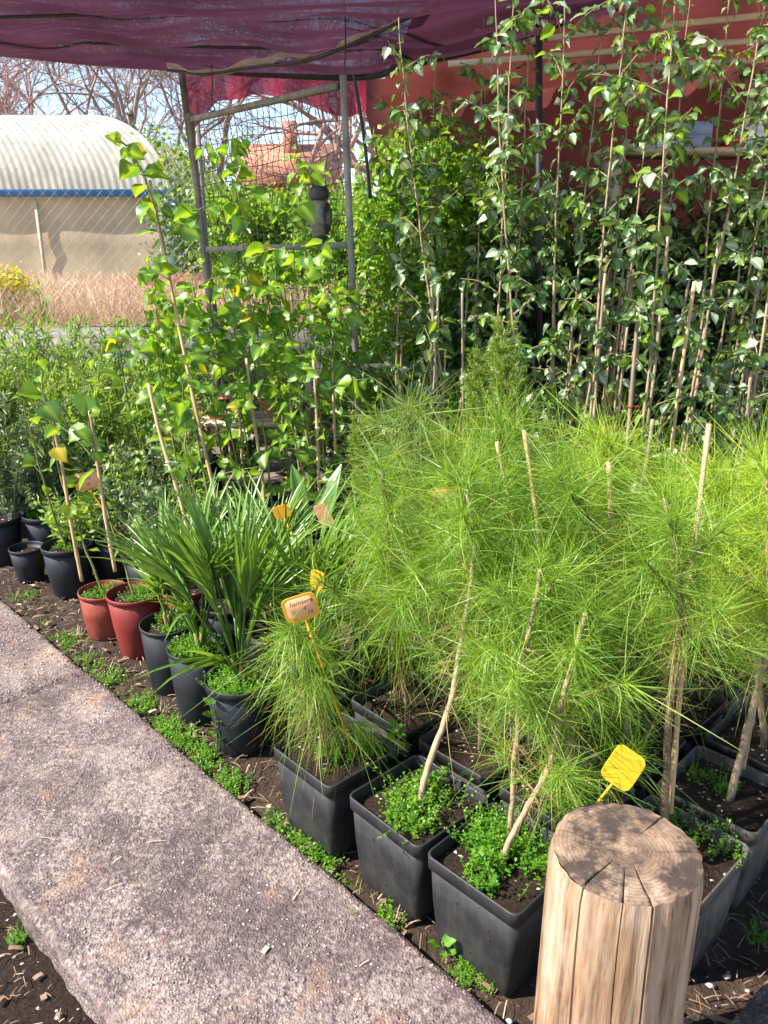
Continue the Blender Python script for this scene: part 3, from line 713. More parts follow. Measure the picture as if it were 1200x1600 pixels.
# ------------------------------------------------------------------ cut log
def cut_log():
    d_ = .90; ctr = Vector((.385, .99)); RT, RBm, HZ = .1165, .122, .60
    face = math.atan2(-ctr.y, -ctr.x)
    cr = [face-.44, face+.085, face+.47, face+1.9, face+2.7, face-1.6]; dep = [.030, .014, .034, .02, .025, .02]; wd = [.016, .007, .018, .011, .011, .010]
    ang = list(np.linspace(0, 2*np.pi, 110, endpoint=False)); ang = [a for a in ang if all(abs((a-c+np.pi) % (2*np.pi)-np.pi) > .03 for c in cr)]
    for c, w in zip(cr, wd): ang += [c-w-.006, c-w, c-w*.4, c, c+w*.4, c+w, c+w+.006]
    ang = np.array(sorted(a % (2*np.pi) for a in ang)); n = len(ang)
    def crackd(a, z):
        o = np.zeros_like(a)
        for c, dp, w in zip(cr, dep, wd):
            q = np.abs((a-c+np.pi) % (2*np.pi)-np.pi); o = np.maximum(o, dp*np.clip(1-q/(w*.95), 0, 1)*(.55+.45*z))
        return o
    shape = 1+.018*np.sin(ang*2+1)+.012*np.sin(ang*3+2.2)+.006*np.sin(ang*7)
    rings = []
    for z in np.linspace(0, 1, 24):
        tw = ang+.035*np.sin(z*5)
        r = (RBm+(RT-RBm)*z)*shape - crackd(ang, z) + .0012*np.sin(ang*23+z*4)
        if z > .985: r = r-.0035
        rings.append(np.stack([np.cos(tw)*r, np.sin(tw)*r, np.full(n, (HZ+.05)*z-.05)], 1))
    side = MB(); loft(side, rings); side.f.append(np.arange(n)[::-1][None].astype(np.int32))
    t = thing('cut_log', 'upright cut log post with cracked sides and stained sawn top', 'log', (ctr.x, ctr.y, 0))
    obj('bark_side', side.mesh('log_side', 'log_side', True), t)
    top = MB(); tr = []
    tw = ang+.035*np.sin(5)
    rr = RT*shape-crackd(ang, 1)+.0012*np.sin(ang*23+4)-.0035
    for k in (1, .96, .88, .78, .66, .54, .42, .30, .18, .07):
        q = np.zeros(n)
        for c, dp, w in zip(cr, dep, wd):
            e = np.abs((ang-c+np.pi) % (2*np.pi)-np.pi); lo = .30 if dp > .025 else .5
            q = np.maximum(q, .03*np.clip(1-e/(w*1.15), 0, 1)*(1 if k > lo else 0))
        base = RT*shape*k if k < .97 else rr
        z = HZ+.0015*np.sin(ang*5+k*9)+.002*np.sin(ang*2+1)*k-q+.0035*(1-(k > .95))
        tr.append(np.stack([np.cos(tw)*base, np.sin(tw)*base, z], 1))
    loft(top, tr); top.f.append((np.arange(n)+9*n)[None].astype(np.int32))
    obj('sawn_top', top.mesh('sawn_top', 'log_end', False), t)
cut_log()

# ------------------------------------------------------------------ round pots along the path
def gpt(x, y): return x, y
rp = [('round', -.455, 2.14, 'large black round pot nearest the square pots, holding a fan palm'), ('round_tall', -.63, 2.31, 'slim black round pot between two fan palm pots'),
      ('round_tall', -.775, 2.485, 'slim black round pot next to the dark red pot'), ('red', -.975, 2.745, 'dark red tall plastic pot holding a staked poplar'),
      ('red_low', -1.16, 2.905, 'faded red low plastic pot streaked with dirt'), ('round', -1.465, 3.315, 'black round pot with thick rim standing alone on bare soil'),
      ('round_small', -1.73, 3.47, 'small black pot squeezed behind the lone round pot'), ('round', -1.97, 3.70, 'black round pot under the grey olive foliage'),
      ('round', -1.75, 3.76, 'black round pot topped with green weeds behind the lone pot'), ('round', -1.31, 3.47, 'black round pot half hidden behind the poplar stakes'),
      ('red', -.80, 2.80, 'red pot tucked behind the fan palms'), ('round', -1.05, 3.2, 'black round pot below the orange handwritten tag')]
for k, x, y, lb in rp: pot(k, x, y, lb, None, 0, random.uniform(0, 6))
for x, y in ((-.26, 2.35), (-.42, 2.55), (-.6, 2.7), (-.2, 2.1), (-.75, 3.25), (-.5, 3.35), (-.25, 3.45), (-.95, 3.6), (-.65, 3.75), (-.35, 3.9), (-.05, 3.7), (-1.2, 3.9), (-1.5, 4.1), (-1.9, 4.2), (-2.3, 4.1)):
    pot('round', x, y, 'black round pot hidden among stems behind the front row', 'round pots behind the front row', 0, random.uniform(0, 6))
for me, x, y, z, lb, sc in ((1, -.455, 2.14, .245, 'bright green weeds spilling over the large black pot', 1.1), (1, -.63, 2.31, .262, 'weeds spilling from the slim pot between the palms', 1.0), (0, -.775, 2.485, .262, 'weeds in the slim pot next to the dark red one', 1.0),
    (0, -.975, 2.745, .262, 'sparse weeds in the dark red pot', .95), (1, -1.16, 2.905, .20, 'fine green weeds in the faded red pot', .95), (1, -1.75, 3.76, .245, 'weeds covering the pot behind the lone round one', 1.0), (0, -1.465, 3.315, .245, 'dry sparse weeds in the lone round pot', .7)):
    weeds(WEEDS_RD[me], x, y, z+SOILDZ, lb, sc)
# weeds and litter on the soil along the path edge
def edge_area(s0, s1, w0, w1, clumps):
    def f(r, n):
        cs = np.stack([r.uniform(s0, s1, clumps), r.uniform(w0, w1, clumps)], 1); k = r.integers(0, clumps, n)
        p = cs[k]+r.normal(0, .028, (n, 2)); p[:, 1] = np.clip(p[:, 1], .008, .3)
        return np.stack([pe.x+D.x*p[:, 0]+Nn.x*p[:, 1], pe.y+D.y*p[:, 0]+Nn.y*p[:, 1], np.full(n, -.008)], 1)
    return f
mb = weed_mesh(700, edge_area(.45, 1.2, .012, .06, 16), .008, .032, 61, .0075)
mb2 = weed_mesh(170, edge_area(-.3, .42, .010, .028, 6), .012, .045, 62, .009)
mb3 = weed_mesh(260, edge_area(1.2, 2.4, .02, .12, 8), .008, .03, 63, .007)
for m_, lb in ((mb, 'dense green weeds on the soil between the path and slim pots'), (mb2, 'mossy weed tufts along the path edge below the square pots'), (mb3, 'few weeds on bare soil near the red pots')):
    o = obj('weeds', m_.mesh('weeds', 'weed_leaf')); o['kind'] = 'stuff'; tag(o, lb, 'weeds')
pz = G(735, 1540, 0)
weeds(WEEDS_SQ[1], pz.x, pz.y, -.005, 'leafy weed clump at the foot of the weedy pot by the path', .45)
pz = G(1192, 1470, 0)
weeds(WEEDS_SQ[1], pz.x+.04, pz.y, 0.0, 'bright green cushion of weeds by the second path corner', .6)
pz = G(45, 1462, -.06)
weeds(WEEDS_SQ[0], pz.x, pz.y, -.06, 'small green weed on the lower dark soil', .45)
def broad_plant(p, label, h=.09, n=12, ls=.03, seed=0):
    r = np.random.default_rng(seed); mb = MB(); P = np.array([[0, 0, -.01], [.006, 0, h*.5], [.0, .008, h]]); tube(mb, smooth_path(P, 8), .0015, 5)
    t = thing('seedling', label, 'seedling', tuple(p)); obj('stem', mb.mesh('stem', 'green_stem', True), t)
    for k in range(n):
        u = .25+.75*k/(n-1); az = k*2.4; d = Vector((math.cos(az), math.sin(az), .25+.8*u)).normalized()
        place_leaf(t, LEAVES['round'][k % 3], Vector((0, 0, h*u)), d, Vector((0, 0, 1)), ls*r.uniform(.7, 1.1), 'weed_leaf', r)
    return t

# ------------------------------------------------------------------ broad leaves as separate pieces
def leaf_mesh(kind, seed, mat):
    """unit leaf: base at 0, tip at +Y, normal +Z"""
    r = np.random.default_rng(seed); K, M = 9, 5
    s = np.linspace(0, 1, K)
    if kind == 'heart': w = .50*np.sin(np.pi*np.clip(s, 0, 1)**.55)**.8*(1-.25*s**3); w[0] = .10; w[-1] = .0
    elif kind == 'elm': w = .37*np.sin(np.pi*s**.72)**.85; w[0] = .04; w[-1] = 0; w[1:-1] += .018*np.array([1, -1, 1, -1, 1, -1, 1])
    else: w = .30*np.sin(np.pi*s**.85)**.8; w[0] = .03; w[-1] = 0
    a = np.linspace(-1, 1, M); fold = r.uniform(.1, .45); bend = r.uniform(.05, .35); wav = r.uniform(.02, .06); ph = r.uniform(0, 6)
    X = w[:, None]*a[None]; Y = np.repeat(s[:, None], M, 1)-(.07*(np.abs(a)[None]**1.5)*(s[:, None] < .15) if kind == 'heart' else 0)
    Z = fold*np.abs(X)-bend*s[:, None]**2+wav*np.sin(s[:, None]*8+ph)*a[None]
    v = np.stack([X, Y, Z], -1).reshape(-1, 3)
    i = np.arange(K-1)[:, None]; j = np.arange(M-1)[None]
    q = np.stack([i*M+j, i*M+j+1, (i+1)*M+j+1, (i+1)*M+j], -1).reshape(-1, 4)
    mb = MB(); rib = np.tile((np.abs(a) < .1).astype(float)*.55, K)
    mb.add(v, q, r.random()*.15, rib)
    pet = smooth_path([(0, -.28, .06), (0, -.12, .0), (0, .02, 0)], 4); tube(mb, pet, .009, 3, False, 0)
    return mb.mesh('leaf', mat, True)
LEAVES = {'poplar': [leaf_mesh('heart', i, 'poplar_leaf') for i in range(6)], 'yellow': [leaf_mesh('heart', 20+i, 'poplar_yellow') for i in range(2)],
          'elm': [leaf_mesh('elm', 40+i, 'elm_leaf') for i in range(6)]+[leaf_mesh('elm', 50, 'elm_pale')]+[leaf_mesh('elm', 55, 'poplar_leaf')], 'round': [leaf_mesh('round', 60+i, 'weed_leaf') for i in range(3)],
          'dark': [leaf_mesh('round', 80+i, 'dark_leaf') for i in range(3)]}
def place_leaf(parent, me, loc, d, up, size, _m, r):
    d = Vector(d).normalized(); x = d.cross(Vector(up))
    if x.length < 1e-3: x = d.cross(Vector((1, 0, 0)))
    x.normalize(); z = x.cross(d)
    q = Matrix((x, d, z)).transposed().to_quaternion() @ Quaternion((0, 1, 0), float(r.normal(0, .5)))
    return obj('leaf', me, parent, loc+d*size*.27, q, size)
def sapling(base, pts, label, kind, nleaf, lsize, seed, group=None, f0=.3, r0=.007, twigs=0, tl=(.1, .3), name='poplar_sapling', cat='sapling', bark='green_stem', hang=.5, yellow=.02, tf0=.3):
    r = np.random.default_rng(seed); base = Vector(base)
    P = smooth_path([Vector(p)-base for p in pts], 40); P[1:] += np.cumsum(r.normal(0, .002, (39, 3)), 0)*np.array([1, 1, 0])
    t = thing(name, label, cat, tuple(base), 0, group)
    mb = MB(); tube(mb, P, np.linspace(r0, .0018, 40), 7); obj('stem', mb.mesh('stem', bark, True), t)
    spots = []
    paths = [(P, f0, 1.0)]
    for k in range(twigs):
        u = tf0+(.95-tf0)*(k+r.random())/twigs; o = P[int(u*39)]; az = k*2.399+r.uniform(-.5, .5); L = r.uniform(*tl)*(1.2-.6*u)
        d = np.array([math.cos(az), math.sin(az), r.uniform(.3, 1.1)]); d /= np.linalg.norm(d)
        bp = smooth_path([o, o+d*L*.5+np.array([0, 0, .01]), o+d*L+np.array([0, 0, -.02])], 10)
        tb = MB(); tube(tb, bp, np.linspace(.0022, .0011, 10), 4); obj('twig', tb.mesh('twig', bark, True), t)
        paths.append((bp, .2, L*1.3))
    wts = np.array([p[2] if i else 1.6 for i, p in enumerate(paths)]); cnt = np.maximum(1, (nleaf*wts/wts.sum()).astype(int))
    for (bp, lo, _), n in zip(paths, cnt):
        for k in range(n):
            u = lo+(1-lo)*(k+r.random())/n; x = u*(len(bp)-1); i = min(int(x), len(bp)-2); p = bp[i]+(bp[i+1]-bp[i])*(x-i)
            az = k*2.399+r.uniform(-.6, .6)
            d = Vector((math.cos(az), math.sin(az), r.uniform(-1.0, .55)-hang*.4))
            up = Vector((math.cos(az)*.5, math.sin(az)*.5, 1))+Vector(r.normal(0, .45, 3))
            me = LEAVES[kind][r.integers(len(LEAVES[kind]))]
            if r.random() < yellow and kind == 'poplar': me = LEAVES['yellow'][r.integers(2)]
            sz = lsize*r.uniform(.4, 1.12)*(1-.35*max(0, u-.8)/.2)
            place_leaf(t, me, Vector(p), d, up, sz, None, r)
    return t
pz = G(588, 1200, .23)
broad_plant(P1.to_3d()+Vector((.165, -.02, .24)), 'leafy green seedling growing between two square pots', .085, 11, .03, 3)
pz = G(690, 1500, 0); broad_plant(pz, 'tiny broad leaved seedling at the path edge', .045, 6, .03, 4)
broad_plant(Vector((-.53, 2.06, .0)), 'leafy seedling climbing beside the large black pot', .2, 12, .035, 5)

# poplars
saps = [  # base xyz, pixel track (x, y, Y), leaves, size, label
 ((-1.465, 3.315, .21), [(92, 845, 3.3), (70, 760, 3.3), (48, 680, 3.3), (20, 590, 3.3)], 16, .075, 'thin poplar whip in the lone black round pot'),
 ((-1.16, 2.905, .165), [(128, 905, 2.9), (105, 760, 2.95), (80, 640, 2.95), (60, 560, 2.95)], 20, .085, 'staked poplar growing from the faded red pot'),
 ((-.975, 2.745, .225), [(178, 890, 2.75), (160, 780, 2.8), (145, 660, 2.8), (135, 590, 2.8)], 22, .085, 'poplar with big leaves in the dark red pot'),
 ((-.75, 3.25, .21), [(338, 800, 3.25), (300, 620, 3.35), (268, 430, 3.4), (236, 285, 3.45), (205, 225, 3.45)], 60, .085, 'tallest poplar sapling standing before the pale tunnel'),
 ((-.5, 3.35, .21), [(420, 800, 3.35), (405, 600, 3.45), (385, 420, 3.5), (372, 300, 3.5), (358, 210, 3.5)], 66, .085, 'tall poplar sapling with leaves rising across the wire gate'),
 ((-.25, 3.45, .21), [(505, 790, 3.45), (495, 600, 3.5), (478, 430, 3.5), (468, 320, 3.5), (460, 225, 3.5)], 44, .085, 'tall poplar sapling beside the owl figure'),
 ((-.95, 3.6, .21), [(270, 780, 3.6), (262, 640, 3.65), (245, 520, 3.65), (228, 400, 3.7)], 46, .08, 'poplar sapling among the left poplar stakes'),
 ((-.65, 3.75, .21), [(385, 760, 3.75), (370, 620, 3.8), (355, 480, 3.8), (345, 400, 3.8)], 60, .08, 'bushy poplar sapling below the gate'),
 ((-.35, 3.9, .21), [(480, 740, 3.9), (465, 600, 3.95), (440, 480, 3.95), (430, 395, 3.95)], 60, .08, 'bushy poplar sapling under the owl figure'),
 ((-.05, 3.7, .21), [(575, 760, 3.7), (560, 640, 3.7), (535, 520, 3.7), (525, 430, 3.7)], 46, .08, 'poplar sapling nearest the gate post'),
 ((-1.2, 3.9, .21), [(215, 760, 3.9), (205, 640, 3.9), (190, 560, 3.9), (185, 500, 3.9)], 26, .07, 'short poplar sapling among the olive plants'),
 ((-.6, 2.7, .21), [(300, 850, 2.7), (292, 740, 2.8), (282, 650, 2.85), (275, 590, 2.85)], 16, .075, 'poplar stem rising behind the fan palms'),
 ((-.42, 3.6, .0), [(455, 800, 3.6), (440, 640, 3.6), (425, 540, 3.6), (415, 470, 3.6)], 56, .08, 'leafy poplar in the thick of the poplar group'),
 ((-.62, 3.45, .0), [(380, 830, 3.45), (362, 680, 3.5), (345, 560, 3.5), (335, 470, 3.5)], 60, .075, 'poplar with leaves down to its foot beside the tallest stake'),
 ((-.3, 3.2, .0), [(480, 850, 3.2), (462, 700, 3.25), (450, 600, 3.25), (445, 520, 3.25)], 50, .07, 'short leafy poplar just behind the pleated palm'),
 ((-.15, 3.95, .0), [(545, 760, 3.95), (530, 620, 3.95), (510, 500, 3.95), (500, 410, 3.95)], 66, .075, 'leafy poplar below the gate\'s hinge post'),
 ((-.5, 4.2, .0), [(440, 700, 4.2), (425, 580, 4.2), (410, 470, 4.2), (400, 400, 4.2)], 66, .08, 'poplar sapling at the back of the group near the gate'),
 ((-1.05, 4.1, .0), [(280, 740, 4.1), (270, 620, 4.1), (255, 520, 4.1), (250, 440, 4.1)], 60, .08, 'poplar sapling at the back beside the narrow leaved bushes'),
 ((-.9, 3.35, .0), [(290, 830, 3.35), (270, 690, 3.4), (250, 580, 3.4), (240, 500, 3.4)], 46, .075, 'poplar sapling between two tan stakes'),
 ((-.8, 3.95, .0), [(350, 740, 3.95), (325, 600, 4.0), (310, 500, 4.0), (300, 430, 4.0)], 56, .08, 'leafy poplar in front of the gate\'s leaning post')]
for i, (b, tr, n, ls, lb) in enumerate(saps):
    sapling(b, [b]+[V(*q) for q in tr[1:]], lb, 'poplar', int(n*1.45) if i > 2 else n, ls, 300+i, 'poplar saplings in the bed', .08, .0055, max(4, n//6), (.1, .34), hang=.6, tf0=.15)
gs = 'bamboo stakes among the poplars'
for a, b, lb in (((128, 908, 2.9), (78, 640, 2.98), 'brown bamboo stake in the faded red pot'), ((180, 893, 2.75), (140, 640, 2.83), 'brown bamboo stake in the dark red pot'),
                 ((342, 800, 3.24), (234, 282, 3.46), 'tallest tan bamboo stake rising to the pale tunnel'), ((300, 850, 2.72), (232, 600, 2.85), 'tan bamboo stake behind the fan palms'),
                 ((500, 800, 3.44), (490, 560, 3.5), None), ((478, 760, 3.9), (445, 600, 3.95), None), ((415, 800, 3.36), (385, 560, 3.45), None), ((385, 770, 3.74), (372, 600, 3.8), None),
                 ((530, 760, 3.7), (520, 580, 3.7), None)):
    stake(V(*a), V(*b), lb or 'bamboo stake hidden among the poplar leaves', .0075, 'cane', 1, 'white_rope', None if lb else gs)

# ------------------------------------------------------------------ fan palms
def blade_mesh(seed, mat):
    r = np.random.default_rng(seed); K = 7; s = np.linspace(0, 1, K); w = .021*np.clip(np.sin(np.pi*(.12+.88*s)**.8), 0, 1)+.004; w[-1] = .001
    bend = r.uniform(.08, .42); X = np.stack([-w, 0*w, w], 1); Z = np.stack([w*.7, 0*w, w*.7], 1)-bend*s[:, None]**2.5; Y = np.repeat(s[:, None], 3, 1)
    i = np.arange(K-1)[:, None]; j = np.arange(2)[None]; q = np.stack([i*3+j, i*3+j+1, (i+1)*3+j+1, (i+1)*3+j], -1).reshape(-1, 4)
    mb = MB(); mb.add(np.stack([X, Y, Z], -1).reshape(-1, 3), q, r.random()*.3, np.tile([0, .3, 0], K)); return mb.mesh('leaflet', mat, True)
BLADES = [blade_mesh(i, 'palm_leaf') for i in range(5)]; BLADES_DRY = [blade_mesh(9+i, 'palm_dry') for i in range(2)]
def palm(x, y, z, label, nf, seed, size=1.0, fan=1.0, lean=(0, 0), dry=2):
    r = np.random.default_rng(seed); t = thing('fan_palm', label, 'palm', (x, y, z))
    mb = MB(); 
    for k in range(5):
        a = k*1.3; tube(mb, np.array([[0, 0, -.02], [math.cos(a)*.008, math.sin(a)*.008, .03], [math.cos(a)*.018, math.sin(a)*.018, .07]])*size, np.array([.009, .008, .004])*size, 6)
    obj('crown_base', mb.mesh('crown_base', 'palm_dry', True), t)
    for k in range(nf):
        az = k*2.399+r.uniform(-.4, .4); el = r.uniform(1.12, 1.52) if k > 2 else r.uniform(.8, 1.1)
        d = np.array([math.cos(az)*math.cos(el)+lean[0], math.sin(az)*math.cos(el)+lean[1], math.sin(el)]); d /= np.linalg.norm(d)
        L = r.uniform(.12, .30)*size
        P = smooth_path([(0, 0, 0), d*L*.5+np.array([0, 0, .015]), d*L], 9)
        pb = MB(); tube(pb, P, np.linspace(.0045, .0028, 9)*size, 5)
        fr = obj('frond', pb.mesh('frond', 'palm_leaf', True), t)
        ax = nrm(P[-1]-P[-2]); s = nrm(np.cross(ax, [0, 0, 1.])); nn = np.cross(s, ax)
        isdry = k < dry and k > 0; nbl = r.integers(11, 16)
        spread = r.uniform(.35, .75)*fan
        for b in range(nbl):
            th = (b/(nbl-1)-.5)*2*spread; q = nrm(ax*math.cos(th)+s*math.sin(th)+nn*r.normal(0, .05))
            up = nn+s*r.normal(0, .5); xx = nrm(np.cross(q, up)); zz = np.cross(xx, q)
            M = Matrix((Vector(xx), Vector(q), Vector(zz))).transposed()
            ln = r.uniform(.24, .34)*size*(1-.25*abs(th)/max(spread, .1))
            bl = BLADES_DRY if isdry else BLADES
            obj('leaflet', bl[r.integers(len(bl))], fr, tuple(P[-1]), M.to_quaternion(), (ln*.85, ln, ln))
    return t
palm(-.455, 2.14, .215, 'fan palm with long upright blades in the large black pot', 17, 401, 1.22, .5, (-.03, .02), 1)
palm(-.62, 2.32, .225, 'fan palm leaning over the slim pots', 12, 402, 1.05, .45, (-.05, .02), 0)
palm(-.775, 2.49, .225, 'short fan palm next to the dark red pot', 6, 403, .85, .5, (-.05, 0), 0)
palm(-.26, 2.35, .21, 'open fan palm with spread blades beside the pines', 14, 404, 1.1, 1.2, (.1, 0), 0)
palm(-.42, 2.55, .21, 'darker fan palm behind the large black pot', 12, 405, 1.1, .6, (0, 0), 1)
palm(-.2, 2.1, .21, 'low fan palm frond group under the handwritten orange tag', 6, 406, .8, 1.2, (-.1, 0), 2)
# broad pleated palm leaf
def pleated(x, y, z, label, seed):
    r = np.random.default_rng(seed); t = thing('broad_palm', label, 'palm', (x, y, z))
    for k, (az, el, L) in enumerate(((2.7, .85, .42), (2.0, 1.15, .42), (.9, 1.25, .42), (.3, .8, .36), (-1.2, .9, .3))):
        d = np.array([math.cos(az)*math.cos(el), math.sin(az)*math.cos(el), math.sin(el)])
        P = smooth_path([(0, 0, 0), d*L*.5, d*L*.9+np.array([0, 0, -.01]), d*L*1.3+np.array([0, 0, -.08])], 14); T = nrm(np.gradient(P, axis=0)); S = nrm(np.cross(T, [0, 0, 1.])); Nn_ = np.cross(S, T)
        u = np.linspace(0, 1, 14); w = .030*np.clip(np.sin(np.pi*np.clip((u-.3)/.7, 0, 1)**.8), 0, 1)+.003
        a = np.linspace(-1, 1, 9); ple = .006*np.array([0, 1, 0, 1, 0, 1, 0, 1, 0])
        v = P[:, None]+S[:, None]*(w[:, None]*a[None])[..., None]+Nn_[:, None]*((np.abs(a)*.35)[None]*w[:, None]+ple[None]*(w[:, None]/.030))[..., None]
        i = np.arange(13)[:, None]; j = np.arange(8)[None]; q = np.stack([i*9+j, i*9+j+1, (i+1)*9+j+1, (i+1)*9+j], -1).reshape(-1, 4)
        mb = MB(); mb.add(v.reshape(-1, 3), q, .2); obj('leaf', mb.mesh('leaf', 'palm_leaf', True), t)
    return t
pleated(-.27, 2.72, .3, 'young palm with broad pleated dark green leaves near the paved strip', 1)

# ------------------------------------------------------------------ plant tags
def text_mesh(body, size, mat):
    cu = bpy.data.curves.new('print', 'FONT'); cu.body = body; cu.size = size; cu.align_x = 'CENTER'; cu.extrude = .0002; cu.resolution_u = 2; cu.shear = .3
    o = bpy.data.objects.new('tmp', cu); C.objects.link(o); dg = bpy.context.evaluated_depsgraph_get()
    me = bpy.data.meshes.new_from_object(o.evaluated_get(dg)); bpy.data.objects.remove(o); me.materials.clear(); me.materials.append(MATS[mat]); return me
def plant_tag(p, label, w=.06, h=.05, mat='tag_orange', roll=0, yaw=0, pitch=0, lines=(), panel=None, stem=.12, stem_dir=None):
    t = thing('plant_tag', label, 'tag', tuple(p)); t.rotation_euler = (pitch, roll, yaw)
    n = 28; a = np.linspace(0, 2*np.pi, n, endpoint=False); r = (np.abs(np.cos(a))**6+np.abs(np.sin(a))**6)**(-1/6)
    ring = lambda y, k: np.stack([np.cos(a)*r*w/2*k, np.full(n, y), np.sin(a)*r*h/2*k], 1)
    mb = MB(); loft(mb, [ring(-.0008, .98), ring(-.0008, 1), ring(.0008, 1), ring(.0008, .98)], True); obj('card', mb.mesh('card', mat), t)
    if panel:
        mb = MB(); loft(mb, [ring(-.0016, .78), ring(-.0009, .80)], True); obj('panel', mb.mesh('panel', panel), t)
    for k, (tx, sz, dx, dz) in enumerate(lines):
        obj('print', text_mesh(tx, sz, 'ink'), t, (dx, -.0021, dz), (math.pi/2, 0, 0))
    mb = MB(); sv = np.array(stem_dir if stem_dir else (0, 0, -stem)); tube(mb, np.array([[0, .002, -h*.45], np.array([0, .003, -h*.45])+sv]), .003, 5); obj('stem', mb.mesh('stem', mat), t)
    return t
plant_tag(V(470, 950, 1.70), 'orange handwritten plant tag above the smallest pine', .086, .070, 'tag_orange', R(-16), R(8), 0, (('hamaera', .017, .004, .010), ('d', .014, .008, -.006), ('10', .015, .018, -.021)), 'tag_pink', .42)
plant_tag(V(496, 908, 2.12), 'plain orange tag partly behind pine needles', .05, .07, 'tag_orange', R(4), R(-30), 0, (), None, .35)
plant_tag(V(974, 1200, 1.32), 'blank yellow plant tag above the log', .072, .080, 'tag_yellow', R(33), R(-12), R(-25), (), None, .12, (.02, .07, -.14))
plant_tag(V(695, 778, 2.02), 'faint orange tag seen through the pine needles', .09, .06, 'tag_orange', R(-5), 0, 0, (), 'tag_pink', .3)
plant_tag(V(136, 752, 2.98), 'orange handwritten tag on a stick above the round pots', .105, .075, 'tag_orange', R(-10), R(5), 0, (('pano', .02, 0, .008), ('10', .017, .0, -.018)), 'tag_pink', .3, (.08, .02, -.32))
plant_tag(V(440, 800, 2.6), 'orange tag standing in the palm blades', .06, .05, 'tag_orange', R(-20), 0, 0, (), None, .3)
plant_tag(V(506, 805, 2.62), 'pinkish tag between palms and pines', .05, .09, 'tag_pink', R(-25), 0, 0, (), None, .3)

# ------------------------------------------------------------------ left shrubs: olives and oleanders
def shrub(base, H, width, label, mat, seed, nst=12, nl=90, L=.05, Wr=.12, name='olive_plant', cat='shrub', group=None, bark='twig_grey', upr=1.0, lo=.15):
    r = np.random.default_rng(seed); t = thing(name, label, cat, tuple(base), 0, group); mb = MB(); fb = MB()
    for k in range(nst):
        az = r.uniform(0, 6.28); w = width*r.uniform(.2, 1); h = H*r.uniform(.6, 1.05)*(1-.3*(w/width)**2)
        P = smooth_path([(0, 0, -.02), (math.cos(az)*w*.3, math.sin(az)*w*.3, h*.4), (math.cos(az)*w, math.sin(az)*w, h)], 14); tube(mb, P, np.linspace(.005, .001, 14), 5)
        u = r.uniform(lo, 1, nl)*13; i = np.minimum(u.astype(int), 12); f = (u-i)[:, None]; b = P[i]*(1-f)+P[i+1]*f; ax = nrm(P[i+1]-P[i])
        side = rand_dirs(nl); b = b+side*r.uniform(0, .05, (nl, 1))*np.array([1, 1, .3])
        d = nrm(ax*r.uniform(.3, 1, (nl, 1))*upr+rand_dirs(nl)*.9)
        leaf_cards(fb, b, d, rand_dirs(nl, .8), L*r.uniform(.6, 1.2, nl), np.full(nl, L*Wr), r.random(nl)*.8, .3, .1)
    obj('stems', mb.mesh('stems', bark, True), t); obj('foliage', fb.mesh('foliage', mat), t, kind='stuff'); return t
ol = 'olive plants at the bed corner'
for i, (px, py, Y, H, w) in enumerate(((20, 800, 3.75, .75, .22), (-30, 760, 4.0, .9, .25), (75, 760, 3.85, .6, .2), (0, 690, 4.3, .9, .25), (110, 740, 4.15, .6, .2), (160, 760, 3.9, .45, .16))):
    p = V(px, py, Y); shrub((p.x, Y, .2), H, w, 'grey green olive plant at the far end of the path', 'olive_leaf', 500+i, 16, 130, .045, .11, 'olive_plant', 'shrub', ol)
ole = 'narrow leaved bushes before the dry grass'
for i, (x, Y, H) in enumerate(((-2.6, 4.6, 1.3), (-2.2, 4.7, 1.2), (-1.85, 4.5, 1.15), (-1.5, 4.8, 1.15), (-2.9, 5.2, 1.4), (-2.4, 5.4, 1.3), (-1.95, 5.2, 1.2), (-1.3, 4.4, .95), (-3.3, 4.9, 1.4), (-1.5, 5.5, 1.2), (-2.25, 4.25, 1.1), (-1.75, 4.15, .9), (-1.0, 5.4, 1.1), (-.6, 5.5, 1.05))):
    shrub((x, Y, .0), H, .32, 'bright green narrow leaved bush before the dry grass', 'oleander_leaf', 520+i, 24, 150, .07, .10, 'oleander_bush', 'bush', ole, 'green_stem', 1.4)
for i, (px, py, Y, H) in enumerate(((150, 800, 3.5, .4), (215, 790, 3.4, .42), (110, 830, 3.45, .3), (255, 800, 3.2, .4), (185, 770, 3.7, .5), (60, 770, 4.0, .55), (300, 770, 3.5, .5), (240, 740, 3.8, .55))):
    p = V(px, py, Y); shrub((p.x, Y, 0), H+.2, .2, 'low olive leaved plant filling the gap between round pots', 'olive_leaf' if i % 2 else 'oleander_leaf', 580+i, 12, 90, .045, .2, 'low_plant', 'plant', 'low plants between the pots')
sapling((-1.75, 3.76, .21), [(-1.75, 3.76, .21), (-1.78, 3.8, .5), (-1.8, 3.8, .8)], 'small dark leaved sapling behind the lone pot', 'dark', 20, .045, 560, None, .1, .004, 4)

